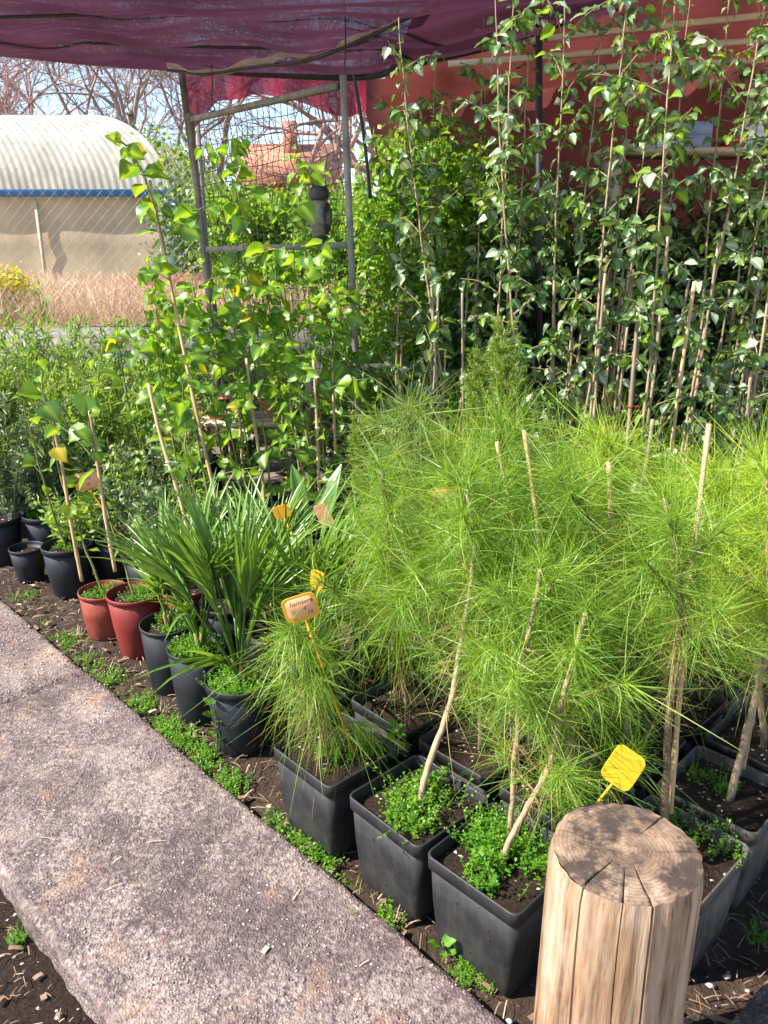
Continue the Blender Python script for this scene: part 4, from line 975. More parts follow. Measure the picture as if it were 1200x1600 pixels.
# ------------------------------------------------------------------ tall shrubs on the right
tall = [(1170, 3.0, 0, -.02, 2.75, 'slender'), (1000, 3.05, .02, -.05, 2.6, 'x'), (1060, 3.3, .05, .1, 2.7, 'x'), (930, 3.3, -.02, .02, 2.65, 'x'), (870, 3.5, -.05, -.06, 2.6, 'x'), (1130, 3.5, 0, .06, 2.8, 'x'),
        (820, 3.35, -.05, -.15, 2.5, 'x'), (770, 3.6, 0, 0, 2.6, 'x'), (700, 3.7, -.05, -.22, 2.45, 'x'), (1200, 3.4, 0, 0, 2.7, 'x'), (960, 3.8, 0, .05, 2.7, 'x'), (1080, 3.9, 0, -.08, 2.8, 'x'),
        (880, 4.0, 0, .04, 2.7, 'x'), (1010, 4.2, 0, .0, 2.7, 'x'), (1160, 4.2, 0, -.05, 2.8, 'x'), (800, 4.2, 0, 0, 2.7, 'x'), (740, 4.3, 0, -.05, 2.6, 'x'), (670, 4.4, 0, .02, 2.4, 'x'), (620, 4.2, 0, .05, 2.35, 'x'), (940, 4.5, 0, 0, 2.7, 'x'), (1220, 3.9, 0, 0, 2.7, 'x'), (1120, 4.6, 0, 0, 2.8, 'x')]
tg = 'tall leafy saplings in rows'
tl_ = {0: 'tall sapling with the straight bare pale stem, clear of the other stems', 8: 'tall sapling leaning over beside the sunlit hedge'}
for i, (px, Y, l0, l1, H, _) in enumerate(tall):
    b = V(px, 650, Y); b.z = 0; rr = np.random.default_rng(900+i)
    pts = [b, b+Vector((l0*.5, 0, H*.3)), b+Vector((l0+l1*.5, .02, H*.65)), b+Vector((l0+l1, .03, H))]
    near = Y < 3.6
    sapling(b, pts, tl_.get(i, 'tall leafy sapling crowded in rows before the red tarp'), 'elm', 360 if near else 290, .060 if near else .064, 600+i, None if i in tl_ else tg, .2, .009, 22, (.12, .42), 'tall_sapling', 'sapling', 'pale_bark', .7, 0, .22)
    stake(b+Vector((.02, -.015, .0)), b+Vector((.02+l0*.8+l1*.35+rr.uniform(-.03, .03), .0, rr.uniform(1.05, 1.6))), 'grey bamboo stake tied to a tall sapling', .007, 'cane_grey', 2, 'white_rope', 'stakes of the tall saplings')
# extra canes deep in the thicket
for k in range(46):
    rr = np.random.default_rng(1200+k); px = rr.uniform(640, 1190); Y = rr.uniform(3.3, 4.9); b = V(px, 650, Y); b.z = 0
    stake(b, b+Vector((rr.normal(0, .06), rr.normal(0, .03), rr.uniform(.8, 1.45))), 'thin cane standing in the shaded thicket', .006, 'cane_grey' if k % 3 else 'cane', 1 if k % 2 else 0, 'white_rope', 'canes in the thicket')
a = V(985, 700, 2.95); stake((a.x, 2.95, 0.0), V(998, 480, 2.97), 'pale bamboo stake marked with red tape', .008, 'cane_grey', 2, 'red_tape')
a = V(1050, 700, 3.0); stake((a.x, 3.0, 0), V(1085, 440, 3.05), 'leaning bamboo stake bound with white ties', .008, 'cane', 3, 'white_rope')

# ------------------------------------------------------------------ leafy masses
def leafy_tree(base, H, blobs, n, L, label, mat, seed, name='hedge_tree', cat='tree', group=None, trunk_r=.03, Wr=.3, bark='twig_grey'):
    r = np.random.default_rng(seed); t = thing(name, label, cat, tuple(base), 0, group); mb = MB()
    tube(mb, smooth_path([(0, 0, -.05), (.02, .01, H*.3), (0, .03, H*.75)], 10), np.linspace(trunk_r, trunk_r*.4, 10), 7)
    fb = MB()
    for (cx, cy, cz, rx, ry, rz) in blobs:
        tube(mb, smooth_path([(0, 0, H*.25), (cx*.5, cy*.5, (cz+H*.25)*.5), (cx, cy, cz)], 8), np.linspace(trunk_r*.45, .004, 8), 5)
        m_ = int(n*rx*rz/sum(q[3]*q[5] for q in blobs))
        k = 26; cl = rand_dirs(k)*r.uniform(.45, 1, (k, 1)); w = r.integers(0, k, m_)
        p = (cl[w]+r.normal(0, .22, (m_, 3)))*np.array([rx, ry, rz])+np.array([cx, cy, cz])
        d = nrm(rand_dirs(m_)+np.array([0, 0, -.2]))
        leaf_cards(fb, p, d, rand_dirs(m_, 1.2), L*r.uniform(.6, 1.2, m_), np.full(m_, L*Wr), r.random(k)[w]*.5+r.random(m_)*.4, .3, .15)
    obj('trunk', mb.mesh('trunk', bark, True), t); obj('crown', fb.mesh('crown', mat), t, kind='stuff'); return t
# sunlit hedge behind the gate post and between canes
hg = 'bright hedge trees beyond the saplings'
for i, (px, Y, H, w) in enumerate(((600, 6.0, 2.3, .38), (660, 5.7, 2.35, .4), (710, 5.9, 2.3, .38), (760, 6.2, 2.0, .35))):
    b = V(px, 600, Y); b.z = 0
    leafy_tree(b, H, [(0, 0, H*.25, w, w, H*.25), (0, 0, H*.6, w, w, H*.3), (.05, 0, H*.85, w*.8, w*.8, H*.17)], 5200, .06, 'sunlit bright green hedge tree beside the gate post', 'hedge_leaf', 700+i, 'hedge_tree', 'tree', hg)
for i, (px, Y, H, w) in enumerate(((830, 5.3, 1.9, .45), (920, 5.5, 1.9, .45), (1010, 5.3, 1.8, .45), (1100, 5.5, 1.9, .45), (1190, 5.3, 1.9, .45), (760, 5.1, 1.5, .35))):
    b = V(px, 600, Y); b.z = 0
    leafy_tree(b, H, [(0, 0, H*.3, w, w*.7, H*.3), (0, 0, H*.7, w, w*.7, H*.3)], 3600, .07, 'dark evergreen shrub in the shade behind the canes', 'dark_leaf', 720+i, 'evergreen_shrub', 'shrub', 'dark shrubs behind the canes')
# undergrowth near the bench
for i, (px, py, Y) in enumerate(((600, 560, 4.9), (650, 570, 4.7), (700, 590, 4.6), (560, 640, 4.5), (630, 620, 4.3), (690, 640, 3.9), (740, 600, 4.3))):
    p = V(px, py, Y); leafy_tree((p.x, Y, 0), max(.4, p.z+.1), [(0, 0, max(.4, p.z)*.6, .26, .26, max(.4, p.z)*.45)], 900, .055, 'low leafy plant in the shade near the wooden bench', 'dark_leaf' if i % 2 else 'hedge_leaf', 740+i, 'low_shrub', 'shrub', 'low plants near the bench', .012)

# wooden benches with bowls
def bench(c, L, w, z, rz, label, nplank=4):
    t = thing('plant_bench', label, 'bench', tuple(c), rz)
    for k in range(nplank):
        mb = MB(); box(mb, (0, (k-(nplank-1)/2)*w/nplank, z), L, w/nplank-.012, .025); obj('plank', mb.mesh('plank', 'plank'), t)
    for sx in (-1, 1):
        for sy in (-1, 1):
            mb = MB(); box(mb, (sx*(L/2-.06), sy*(w/2-.05), (z-.012)/2), .045, .045, z-.012); obj('leg', mb.mesh('leg', 'plank'), t)
    return t
b = V(615, 578, 5.2); bench((b.x, 5.2, 0), 1.2, .45, b.z, R(-8), 'pale plank bench behind the gate post')
b = V(400, 655, 4.75); bench((b.x, 4.75, 0), .8, .4, b.z, R(3), 'low plank bench beneath the poplar leaves')
for i, (px, Y, lb) in enumerate(((350, 4.75, 'clay bowl at one end of the low bench'), (445, 4.75, 'clay bowl with red rim on the low bench'))):
    q = V(px, 655, Y); pot('bowl', q.x, q.y, lb, None, b.z+.02, 0)
q = V(312, 585, 4.9)
pot('round', q.x, 4.9, 'blue grey round pot glimpsed among poplar stems', None, .0, 0)
for i, (px, Y, kk) in enumerate(((540, 3.95, 'round'), (590, 4.0, 'round'), (500, 4.1, 'round'), (640, 4.0, 'round'), (690, 4.1, 'round'))):
    q = V(px, 700, Y); pot(kk, q.x, Y, 'black pot on the shaded soil by the paved strip', 'black pots by the paved strip', 0, 0)

# ------------------------------------------------------------------ gate, fence, canopy
gl = Vector((-1.2, 5.26, 0)); gr = Vector((-.2, 4.2, 0))
tl = V(295, 188, 5.26); tr_ = V(534, 133, 4.2); ml = V(319, 390, 5.26); mr = V(552, 383, 4.2); bl = V(335, 520, 5.26); br = V(564, 600, 4.2)
gate = thing('wire_gate', 'grey metal frame gate filled with wavy wire mesh', 'gate', (-.2, 4.2, 0))
o_ = Vector((-.2, 4.2, 0))
def gbar(a, b, w, name='rail', h=None):
    mb = MB(); bar(mb, a-o_, b-o_, w, h); return obj(name, mb.mesh(name, 'galvanised'), gate)
gbar(Vector((br.x+.01, 4.2, -.05)), V(536, 118, 4.2), .034, 'post')
gbar(Vector((bl.x+.03, 5.26, -.05)), V(296, 178, 5.26), .036, 'post')
gbar(tl+Vector((.03, -.03, 0)), tr_-Vector((.02, -.02, 0)), .03); gbar(ml+Vector((.03, -.03, 0)), mr-Vector((.02, -.02, 0)), .034)
lowl, lowr = Vector((bl.x+.03, 5.26, .35)), Vector((br.x, 4.2, .35)); gbar(lowl+Vector((.03, -.03, 0)), lowr-Vector((.02, -.02, 0)), .034)
mb = MB(); r = np.random.default_rng(5)
for (A, B, C_, D_) in ((tl, tr_, ml, mr), (ml, mr, lowl, lowr)):
    A, B, C_, D_ = [np.array(list(q))-np.array(list(o_)) for q in (A, B, C_, D_)]
    for k in range(1, 26):
        f = k/26; a = A+(B-A)*f; b = C_+(D_-C_)*f; s = np.linspace(0, 1, 18)[:, None]
        P = a+(b-a)*s; P[:, 0] += .012*np.sin(s[:, 0]*22+k*.5)*np.sin(np.pi*s[:, 0]); tube(mb, P, .0022, 4, False)
    nh = max(6, int(np.linalg.norm(A-C_)/.07))
    for k in range(1, nh):
        f = k/nh; a = A+(C_-A)*f; b = B+(D_-B)*f; s = np.linspace(0, 1, 14)[:, None]; P = a+(b-a)*s; P[:, 2] += .008*np.sin(s[:, 0]*15+k); tube(mb, P, .0022, 4, False)
obj('wire_mesh', mb.mesh('wire_mesh', 'rust_wire', True), gate)
mb = MB(); q = V(447, 150, 4.6)-o_; tube(mb, np.array([[q.x, q.y, q.z-.03], [q.x+.012, q.y-.025, q.z], [q.x, q.y, q.z+.03]]), .004, 5); obj('yellow_tie', mb.mesh('yellow_tie', 'tag_yellow'), gate)
# outer leaning post holding the canopy
mb = MB(); a = V(282, 104, 5.35); b = Vector((a.x+.19, 5.35, -.05)); bar(mb, b, a, .036)
tag(obj('canopy_post', mb.mesh('canopy_post', 'galvanised')), 'leaning steel post at the corner of the shade canopy', 'post')
# chain link fence
fen = thing('chain_link_fence', 'chain link fence before the dry grass and pale tunnel', 'fence', (-3.2, 6.2, 0))
mb = MB(); st = .085; H0, H1 = .7, 2.5; x0, x1 = -2.6, 1.85
for k in np.arange(x0-1.9, x1+1.9, st):
    for sg in (1, -1):
        zz = np.arange(H0, H1+.001, st/2); n = len(zz); xx = k+sg*np.arange(n)*st/2
        if sg < 0: xx = k+1.8+sg*np.arange(n)*st/2
        ok = (xx > x0) & (xx < x1)
        if ok.sum() > 2:
            P = np.stack([xx[ok], .004*sg*np.where(np.arange(n)[ok] % 2, 1, -1), zz[ok]], 1); tube(mb, P, .0013, 3, False)
obj('wire_mesh', mb.mesh('wire_mesh', 'wire', True), fen)
for x in (-2.55, 1.83):
    mb = MB(); tube(mb, np.array([[x, .03, 0], [x, .03, 2.55]]), .024, 8); obj('post', mb.mesh('post', 'galvanised', True), fen)
# shade canopy
CZ = 2.55
e0 = V(-30, 77, 5.28); e1 = V(0, 80, 5.3); e2 = V(280, 104, 5.35); e3 = V(548, 118, 5.15); e4 = V(640, 98, 4.9); e5 = V(775, 66, 4.6); e6 = V(900, 20, 4.35); e7 = V(1000, -40, 4.2)
def canopy():
    far = smooth_path([(-2.95, 5.2, e0.z+.02), e0, e1, e2, e3, e4, e5, e6, e7], 110)
    rows = []
    for v in np.linspace(0, 1, 34):
        near = far.copy(); near[:, 1] = 3.72-.05*far[:, 0]; near[:, 2] = 2.60+.03*np.sin(far[:, 0]*2)
        p = far*(1-v)+near*v
        p[:, 2] += -.05*np.sin(np.pi*v)*(1+.4*np.sin(p[:, 0]*2.2))+.018*np.sin(p[:, 0]*9+v*5)*np.sin(np.pi*v)+.026*np.sin(v*21+p[:, 0]*1.1)+.012*np.sin(v*47-p[:, 0]*2.3)
        rows.append(p)
    A = np.array(rows); ny, nx = A.shape[:2]; i = np.arange(ny-1)[:, None]; j = np.arange(nx-1)[None]
    q = np.stack([i*nx+j, i*nx+j+1, (i+1)*nx+j+1, (i+1)*nx+j], -1).reshape(-1, 4)
    mb = MB(); mb.add(A.reshape(-1, 3), q); org = (float(e2.x), 5.35, float(e2.z))
    t = thing('shade_canopy', 'dark purple shade cloth canopy stretched overhead', 'canopy', org)
    obj('cloth', mb.mesh('cloth', 'shade_cloth', True, org), t)
    mb = MB(); tube(mb, far+np.array([0, 0, -.012]), .017, 7); obj('edge_pipe', mb.mesh('edge_pipe', 'dark_metal', True, org), t)
    # pale seam with a cable across the cloth
    P = smooth_path([V(262, 98, 5.2), V(330, 88, 4.98), V(420, 62, 4.72), V(500, 42, 4.5), V(600, 5, 4.22), V(680, -40, 4.0)], 50); P[:, 2] -= np.interp(np.arange(50), [0, 8, 49], [.02, .085, .11])
    S = np.stack([P+np.array([0, -.035, .012]), P+np.array([0, -.015, -.012]), P+np.array([0, .015, -.012]), P+np.array([0, .035, .012])], 1); S[:, :, 2] += .01*np.sin(np.arange(50)*.9)[:, None]
    i = np.arange(49)[:, None]; j = np.arange(3)[None]; q = np.stack([i*4+j, i*4+j+1, (i+1)*4+j+1, (i+1)*4+j], -1).reshape(-1, 4)
    mb = MB(); mb.add(S.reshape(-1, 3), q); obj('seam_band', mb.mesh('seam_band', 'edge_cloth', True, org), t)
    P2_ = P+np.array([0, -.02, -.025]); P2_[:, 2] += .02*np.sin(np.linspace(0, 9, 50)); mb = MB(); tube(mb, P2_, .009, 6); obj('cable', mb.mesh('cable', 'dark_metal', True, org), t)
    for (xa, ya, Ya, xb, yb, Yb) in ((0, 8, 4.2, 900, -30, 4.2), (0, 45, 4.7, 640, 60, 4.6)):
        mb = MB(); P = smooth_path([V(xa-40, ya-2, Ya), V(xa, ya, Ya), V((xa+xb)/2, (ya+yb)/2+4, (Ya+Yb)/2), V(xb, yb, Yb)], 20); P[:, 2] -= .05; tube(mb, P, .008, 6); obj('support_wire', mb.mesh('support_wire', 'dark_metal', True, org), t)
    # red valance hanging at the far side
    top = smooth_path([V(285, 106, 5.38), V(420, 118, 5.36), V(572, 120, 5.34)], 60); u = np.linspace(0, 1, 60)
    pyb = np.interp(u, [0, .18, .38, .55, .75, .9, 1], [212, 160, 148, 152, 172, 186, 172]); pxs = np.interp(u, [0, 1], [290, 572])
    bot = np.array([list(V(x, y, 5.42)) for x, y in zip(pxs, pyb)])
    rows = [top*(1-v)+bot*v+np.array([0, 1, 0])*(.03*np.sin(u*26)*v)[:, None] for v in np.linspace(0, 1, 8)]
    A = np.array(rows); i = np.arange(7)[:, None]; j = np.arange(59)[None]; q = np.stack([i*60+j, i*60+j+1, (i+1)*60+j+1, (i+1)*60+j], -1).reshape(-1, 4)
    mb = MB(); mb.add(A.reshape(-1, 3), q); obj('valance', mb.mesh('valance', 'red_cloth', True, org), t, label='red cloth valance with scalloped lower edge')
canopy()
# hanging wires
for (x, y0, y1, Y, dx, lb) in ((327, 70, 165, 4.9, 4, 'thin dark wire with a hook hanging from the canopy'), (537, 10, 122, 4.25, 1, 'thin dark wire hanging above the gate post'), (553, 128, 310, 4.3, 26, 'slack black cord hanging right of the gate post')):
    mb = MB(); a = V(x, y0-12, Y); b = V(x+dx, y1, Y); P = smooth_path([a, (a+b)/2+Vector((.008, 0, 0)), b], 14); tube(mb, P, .004 if dx < 20 else .009, 5)
    if dx == 4: tube(mb, np.array([list(b+Vector((math.sin(k)*.015, 0, -.015+math.cos(k)*.015))) for k in np.linspace(0, 5, 10)]), .004, 5)
    tag(obj('hanging_cord', mb.mesh('hanging_cord', 'dark_metal', True)), lb, 'cord')

# ------------------------------------------------------------------ owl figure
def owl():
    p0 = V(500, 380, 4.38); t = thing('owl_figure', 'mottled brown owl decoy perched on the gate rail', 'owl', tuple(p0), 2.5); t.scale = (1.12, 1.12, 1.0); H = .30
    def lathe(prof, ry=1.0, off=(0, 0)):
        mb = MB(); loft(mb, [circ(r, z, 20)*np.array([1, ry, 1])+np.array([off[0], off[1], 0]) for r, z in prof], True); return mb
    obj('body', lathe([(.032, 0.0), (.036, .02), (.032, .035), (.05, .06), (.062, .10), (.064, .14), (.058, .18), (.046, .205), (.036, .215)], .9).mesh('body', 'owl_body', True), t)
    obj('perch_base', lathe([(.034, -.002), (.040, .004), (.040, .028), (.033, .034)]).mesh('perch_base', 'owl_dark', True), t)
    hd = obj('head', lathe([(.034, .205), (.046, .222), (.05, .245), (.045, .268), (.028, .284), (.008, .288)], .92).mesh('head', 'owl_dark', True), t)
    for s in (-1, 1):
        mb = MB(); loft(mb, [circ(r, z, 8)+np.array([s*(.028+.3*(z-.27)), -.005, 0]) for r, z in ((.014, .262), (.010, .285), (.002, .312))], True); obj('ear_tuft', mb.mesh('ear_tuft', 'owl_dark', True), hd)
        mb = MB(); loft(mb, [np.stack([s*.02+np.cos(a_)*r, np.full(12, y), .252+np.sin(a_)*r], 1) for r, y in ((.011, -.040), (.009, -.048), (.002, -.050)) for a_ in [np.linspace(0, 2*np.pi, 12, endpoint=False)]], True); obj('eye', mb.mesh('eye', 'owl_eye', True), hd)
        mb = MB(); loft(mb, [np.stack([s*(.05+.012*np.cos(a_)*k), np.sin(a_)*.036*k, np.full(14, z)], 1) for z, k in ((.045, .15), (.08, .7), (.13, 1), (.17, .9), (.198, .3)) for a_ in [np.linspace(0, 2*np.pi, 14, endpoint=False)]], True); obj('wing', mb.mesh('wing', 'owl_dark', True), t)
    mb = MB(); loft(mb, [circ(r, 0, 8)*np.array([1, 1, 0])+np.array([0, -.046-y, .238-y*.5]) for r, y in ((.008, 0), (.005, .008), (.001, .014))], True); obj('beak', mb.mesh('beak', 'owl_eye', True), hd)
owl()

# ------------------------------------------------------------------ red tarp and clutter at the right
def cloth_sheet(name, corners, mat, nx, ny, amp, label, cat, seed):
    a, b, c, d = [np.array(list(q)) for q in corners]   # top left, top right, bottom right, bottom left
    U, W = np.meshgrid(np.linspace(0, 1, nx), np.linspace(0, 1, ny)); U = U[..., None]; W = W[..., None]
    P = (a*(1-U)+b*U)*(1-W)+(d*(1-U)+c*U)*W
    nn = nrm(np.cross(b-a, d-a)); P = P+nn*(amp*vnoise(U[..., 0]*9, W[..., 0]*4, seed)+amp*.4*np.sin(U[..., 0]*60+W[..., 0]*5))[..., None]
    i = np.arange(ny-1)[:, None]; j = np.arange(nx-1)[None]; q = np.stack([i*nx+j, i*nx+j+1, (i+1)*nx+j+1, (i+1)*nx+j], -1).reshape(-1, 4)
    mb = MB(); mb.add(P.reshape(-1, 3), q); return tag(obj(name, mb.mesh(name, mat, True)), label, cat)
cloth_sheet('red_tarp', ((-.2, 6.7, 2.78), (5.2, 5.75, 3.2), (5.2, 5.6, .0), (.5, 6.6, .0)), 'terracotta_cloth', 120, 40, .07, 'terracotta red tarp wall hanging behind the tall saplings', 'tarp', 3)
cloth_sheet('red_awning', ((-.1, 6.65, 2.6), (5.4, 5.65, 2.95), (5.0, 3.7, 3.15), (.35, 4.25, 3.0)), 'terracotta_cloth', 100, 50, .06, 'faded red awning cloth sloping above the tarp wall', 'awning', 4)
for i, (px, py, Y, px2, py2, Y2) in enumerate(((700, 100, 5.3, 1230, 60, 5.2), (760, 70, 5.2, 1230, 20, 5.0), (850, 110, 5.4, 1230, 92, 5.3))):
    mb = MB(); bar(mb, V(px, py, Y), V(px2, py2, Y2), .03); tag(obj('roof_batten', mb.mesh('roof_batten', 'plank')), ('middle', 'uppermost', 'lowest')[i]+' wooden batten under the red awning', 'batten')
mb = MB(); bar(mb, V(842, 640, 5.0)*1, V(842, -20, 5.0), .035); tag(obj('canopy_post', mb.mesh('canopy_post', 'dark_metal')), 'dark upright post among the tall saplings', 'post')
r = np.random.default_rng(77); sh = V(1090, 240, 5.45); 
mb = MB(); box(mb, (sh.x, sh.y, sh.z), 1.3, .4, .03); box(mb, (sh.x-.55, sh.y, sh.z/2), .05, .3, sh.z); box(mb, (sh.x+.55, sh.y, sh.z/2), .05, .3, sh.z); tag(obj('shelf', mb.mesh('shelf', 'plank')), 'wooden shelf against the red tarp carrying clutter', 'shelf')
for i, (dx, w, h, mt, lb) in enumerate(((-.3, .3, .05, 'trash_white', 'stack of white trays on the shelf'), (-.05, .18, .16, 'trash_blue', 'pale blue bag on the shelf'), (.2, .14, .07, 'red_tape', 'small red box on the shelf'), (.35, .22, .2, 'trash_white', 'white folded sack on the shelf'), (.52, .12, .15, 'clay', 'orange clay pot on the shelf'))):
    mb = MB()
    if mt == 'clay': loft(mb, [circ(.04, 0), circ(.055, h*.85), circ(.062, h*.86), circ(.062, h), circ(.05, h), circ(.048, h*.8)], True)
    else:
        nlay = 4 if i in (0, 3) else 2
        for k in range(nlay): box(mb, (r.uniform(-.01, .01), r.uniform(-.01, .01), h*(k+.5)/nlay), w*(1-.06*k), .22*(1-.05*k), h/nlay-.003, r.uniform(-.08, .08))
    tag(obj('clutter_box' if mt != 'clay' else 'clay_pot', mb.mesh('clutter', mt), None, (sh.x+dx, sh.y, sh.z+.015)), lb, 'box' if mt != 'clay' else 'pot')

# ------------------------------------------------------------------ polytunnel
def tunnel():
    c = V(270, 302, 10.5); x1 = c.x; zE = c.z; x0 = -14.0; Y0 = 10.5; Wd = 4.6; rise = V(60, 190, 12.8).z-zE
    t = thing('polytunnel', 'pale barrel roofed polytunnel with ribbed cover and blue eave beam', 'greenhouse', (x1, Y0, TZ))
    org = np.array([x1, Y0, TZ])
    nr, na = 760, 22; mb = MB(); U, A = np.meshgrid(np.linspace(0, 1, nr), np.linspace(0, np.pi, na))
    X = x1-.02+(x0-x1)*U-2.0*(1-np.sqrt(np.clip(1-np.sin(A)**1.6, 0, 1)))*(1-U); Yy = Y0+Wd/2-Wd/2*np.cos(A); Z = zE+.02+rise*np.sin(A)**.8
    rib = .006*np.sin(U*np.pi*2*(x1-x0)/.095); Z = Z+rib*np.sin(A)+0; Yy = Yy-rib*np.cos(A)
    i = np.arange(na-1)[:, None]; j = np.arange(nr-1)[None]; q = np.stack([i*nr+j, i*nr+j+1, (i+1)*nr+j+1, (i+1)*nr+j], -1).reshape(-1, 4)
    mb.add(np.stack([X, Yy, Z], -1).reshape(-1, 3), q); obj('roof', mb.mesh('roof', 'tunnel_film', True, org), t)
    mb = MB(); bar(mb, (x0, Y0-.03, zE), (x1, Y0-.03, zE), .06, .085); obj('eave_beam', mb.mesh('eave_beam', 'blue_paint', False, org), t)
    mb = MB(); bar(mb, (x1-.04, Y0-.03, TZ-.1), (x1-.04, Y0-.03, zE-.06), .12); obj('corner_post', mb.mesh('corner_post', 'blue_paint', False, org), t)
    mb = MB(); box(mb, (x1+.35, Y0+.1, (TZ+zE)/2), .4, .1, zE-TZ+.1); obj('door_panel', mb.mesh('door_panel', 'galvanised', False, org), t)
    m2 = grid_mesh(0, 1, 0, 1, 60, 10, lambda X, Y: 0*X); v = m2.v[0]; xx = x0+(x1-.08-x0)*v[:, 0]; zz = TZ-.1+(zE-.05-TZ+.1)*v[:, 1]
    m2.v[0] = np.stack([xx, Y0+.05+.03*np.sin(xx*5)*(1-v[:, 1])+.015*np.sin(zz*14), zz], 1).astype(np.float32); obj('side_wall', m2.mesh('side_wall', 'tunnel_wall', True, org), t)
    for k in range(7):
        x = x1-1.75-k*1.9; mb = MB(); bar(mb, (x, Y0-.005, TZ-.1), (x, Y0-.005, zE-.06), .035); obj('wall_stud', mb.mesh('wall_stud', 'plank', False, org), t)
tunnel()

# ------------------------------------------------------------------ dry grass, far bushes, bare trees, house
def grass(n, x0, x1, y0, y1, zf, hmin, hmax, mat, label, seed, w=.004):
    r = np.random.default_rng(seed); x = r.uniform(x0, x1, n); y = y0+(y1-y0)*r.random(n)**1.3; h = r.uniform(hmin, hmax, n)*(1+.25*vnoise(x*1.5, y*1.5, seed)); b = np.stack([x, y, np.full(n, zf)-.03], 1)
    ln = r.normal(0, .32, (n, 2)); s = np.array([0, .5, 1.])[None, :, None]
    P = b[:, None]+np.stack([ln[:, 0]*h, ln[:, 1]*h, h], 1)[:, None]*s+np.stack([ln[:, 0]*h, ln[:, 1]*h, -h*.15], 1)[:, None]*s**2*.6
    a = r.uniform(0, 3.14, n); mb = MB(); ribbons(mb, P, w*np.array([1, .8, .5])[None]*r.uniform(.6, 1.4, n)[:, None], np.stack([np.cos(a), np.sin(a)*.4, 0*a], 1), r.random(n))
    o = obj('dry_grass', mb.mesh('dry_grass', mat)); o['kind'] = 'stuff'; tag(o, label, 'grass')
grass(52000, -9, 1.5, 6.5, 10.3, TZ, .14, .45, 'dry_grass', 'pale straw coloured dry grass on the terrace before the tunnel', 31, .0034)
grass(700, -2.4, -1.2, 7.2, 9, TZ, .25, .5, 'red_grass', 'reddish dry weeds at the end of the tunnel', 32, .006)
def blobs_for(H, w, k, seed):
    r = np.random.default_rng(seed); return [(r.uniform(-w, w)*.5, r.uniform(-w, w)*.4, H*r.uniform(.35, .85), w*r.uniform(.45, .7), w*r.uniform(.45, .7), H*r.uniform(.2, .32)) for _ in range(k)]
p = V(0, 440, 6.9); leafy_tree((p.x-.1, 6.9, TZ-.02), .62, blobs_for(.55, .45, 4, 1), 2200, .05, 'bright yellow flowering bush beside the chain link fence', 'yellow_flower', 801, 'flowering_bush', 'bush', None, .012)
for i, (px, Y, H, w, mt, n) in enumerate(((330, 9.0, 1.4, .7, 'olive_leaf', 3600), (400, 8.4, 1.15, .7, 'hedge_leaf', 3600), (470, 8.8, 1.2, .7, 'hedge_leaf', 4200), (270, 11.5, 1.9, .8, 'hedge_leaf', 3000), (545, 8.2, 1.2, .6, 'olive_leaf', 3600), (440, 7.2, .7, .7, 'hedge_leaf', 3000), (560, 7.2, .9, .6, 'hedge_leaf', 3000))):
    q = V(px, 400, Y); leafy_tree((q.x, Y, TZ-.02), H, blobs_for(H, w, 6, 10+i), n, .075, ['leafy green bush', 'grey green bush'][mt == 'olive_leaf']+' growing on the terrace beyond the gate', mt, 810+i, 'garden_bush', 'bush', 'bushes beyond the gate', .025)
def bare_tree(base, H, label, mat, seed, spread=.6, lean=(0, 0), r0=.14, depth=6, group=None):
    r = np.random.default_rng(seed); t = thing('bare_tree', label, 'tree', tuple(base), 0, group); tb = MB(); bb = MB()
    stack = [(np.zeros(3)+[0, 0, -.1], nrm(np.array([lean[0], lean[1], 1.])), H*.34, r0, 0)]
    while stack:
        o, d, L, rad, lev = stack.pop()
        e = o+d*L; mid = (o+e)/2+r.normal(0, L*.06, 3); n = 7 if lev < 3 else 4
        P = smooth_path([o, mid, e], n); tube(tb if lev == 0 else bb, P, np.linspace(rad, rad*.68, n), 7 if lev < 2 else 4 if lev < 4 else 3, False)
        if lev >= depth: continue
        for k in range(3 if lev < 5 else 3):
            q = nrm(d*1.0+r.normal(0, spread, 3)+np.array([0, 0, .12])); f = r.uniform(.6, 1) if k else 1.0
            stack.append((o+(e-o)*f, q, L*r.uniform(.62, .85), max(.006, rad*.66*r.uniform(.7, 1)), lev+1))
    obj('trunk', tb.mesh('trunk', mat, True), t); obj('crown', bb.mesh('crown', mat, True), t); return t
for i, (px, Y, H, mt, sp) in enumerate(((40, 19, 6.5, 'twig_pink', .55), (150, 21, 7.5, 'twig_pink', .6), (250, 17, 6.5, 'twig_grey', .6), (-90, 20, 7, 'twig_grey', .55), (350, 18, 6.5, 'twig_grey', .6), (470, 16, 5.5, 'twig_pink', .6), (560, 18, 6, 'twig_pink', .6), (200, 26, 9, 'twig_grey', .55), (90, 27, 9, 'twig_pink', .55))):
    q = V(px, 400, Y); bare_tree((q.x, Y, TZ), H, 'leafless '+('pinkish' if mt == 'twig_pink' else 'grey')+' tree with fine twigs behind the tunnel', mt, 850+i, sp, (random.uniform(-.1, .1), 0), .13, 7 if i in (0, 1, 2, 4) else 6, 'bare '+('pinkish' if mt == 'twig_pink' else 'grey')+' trees')
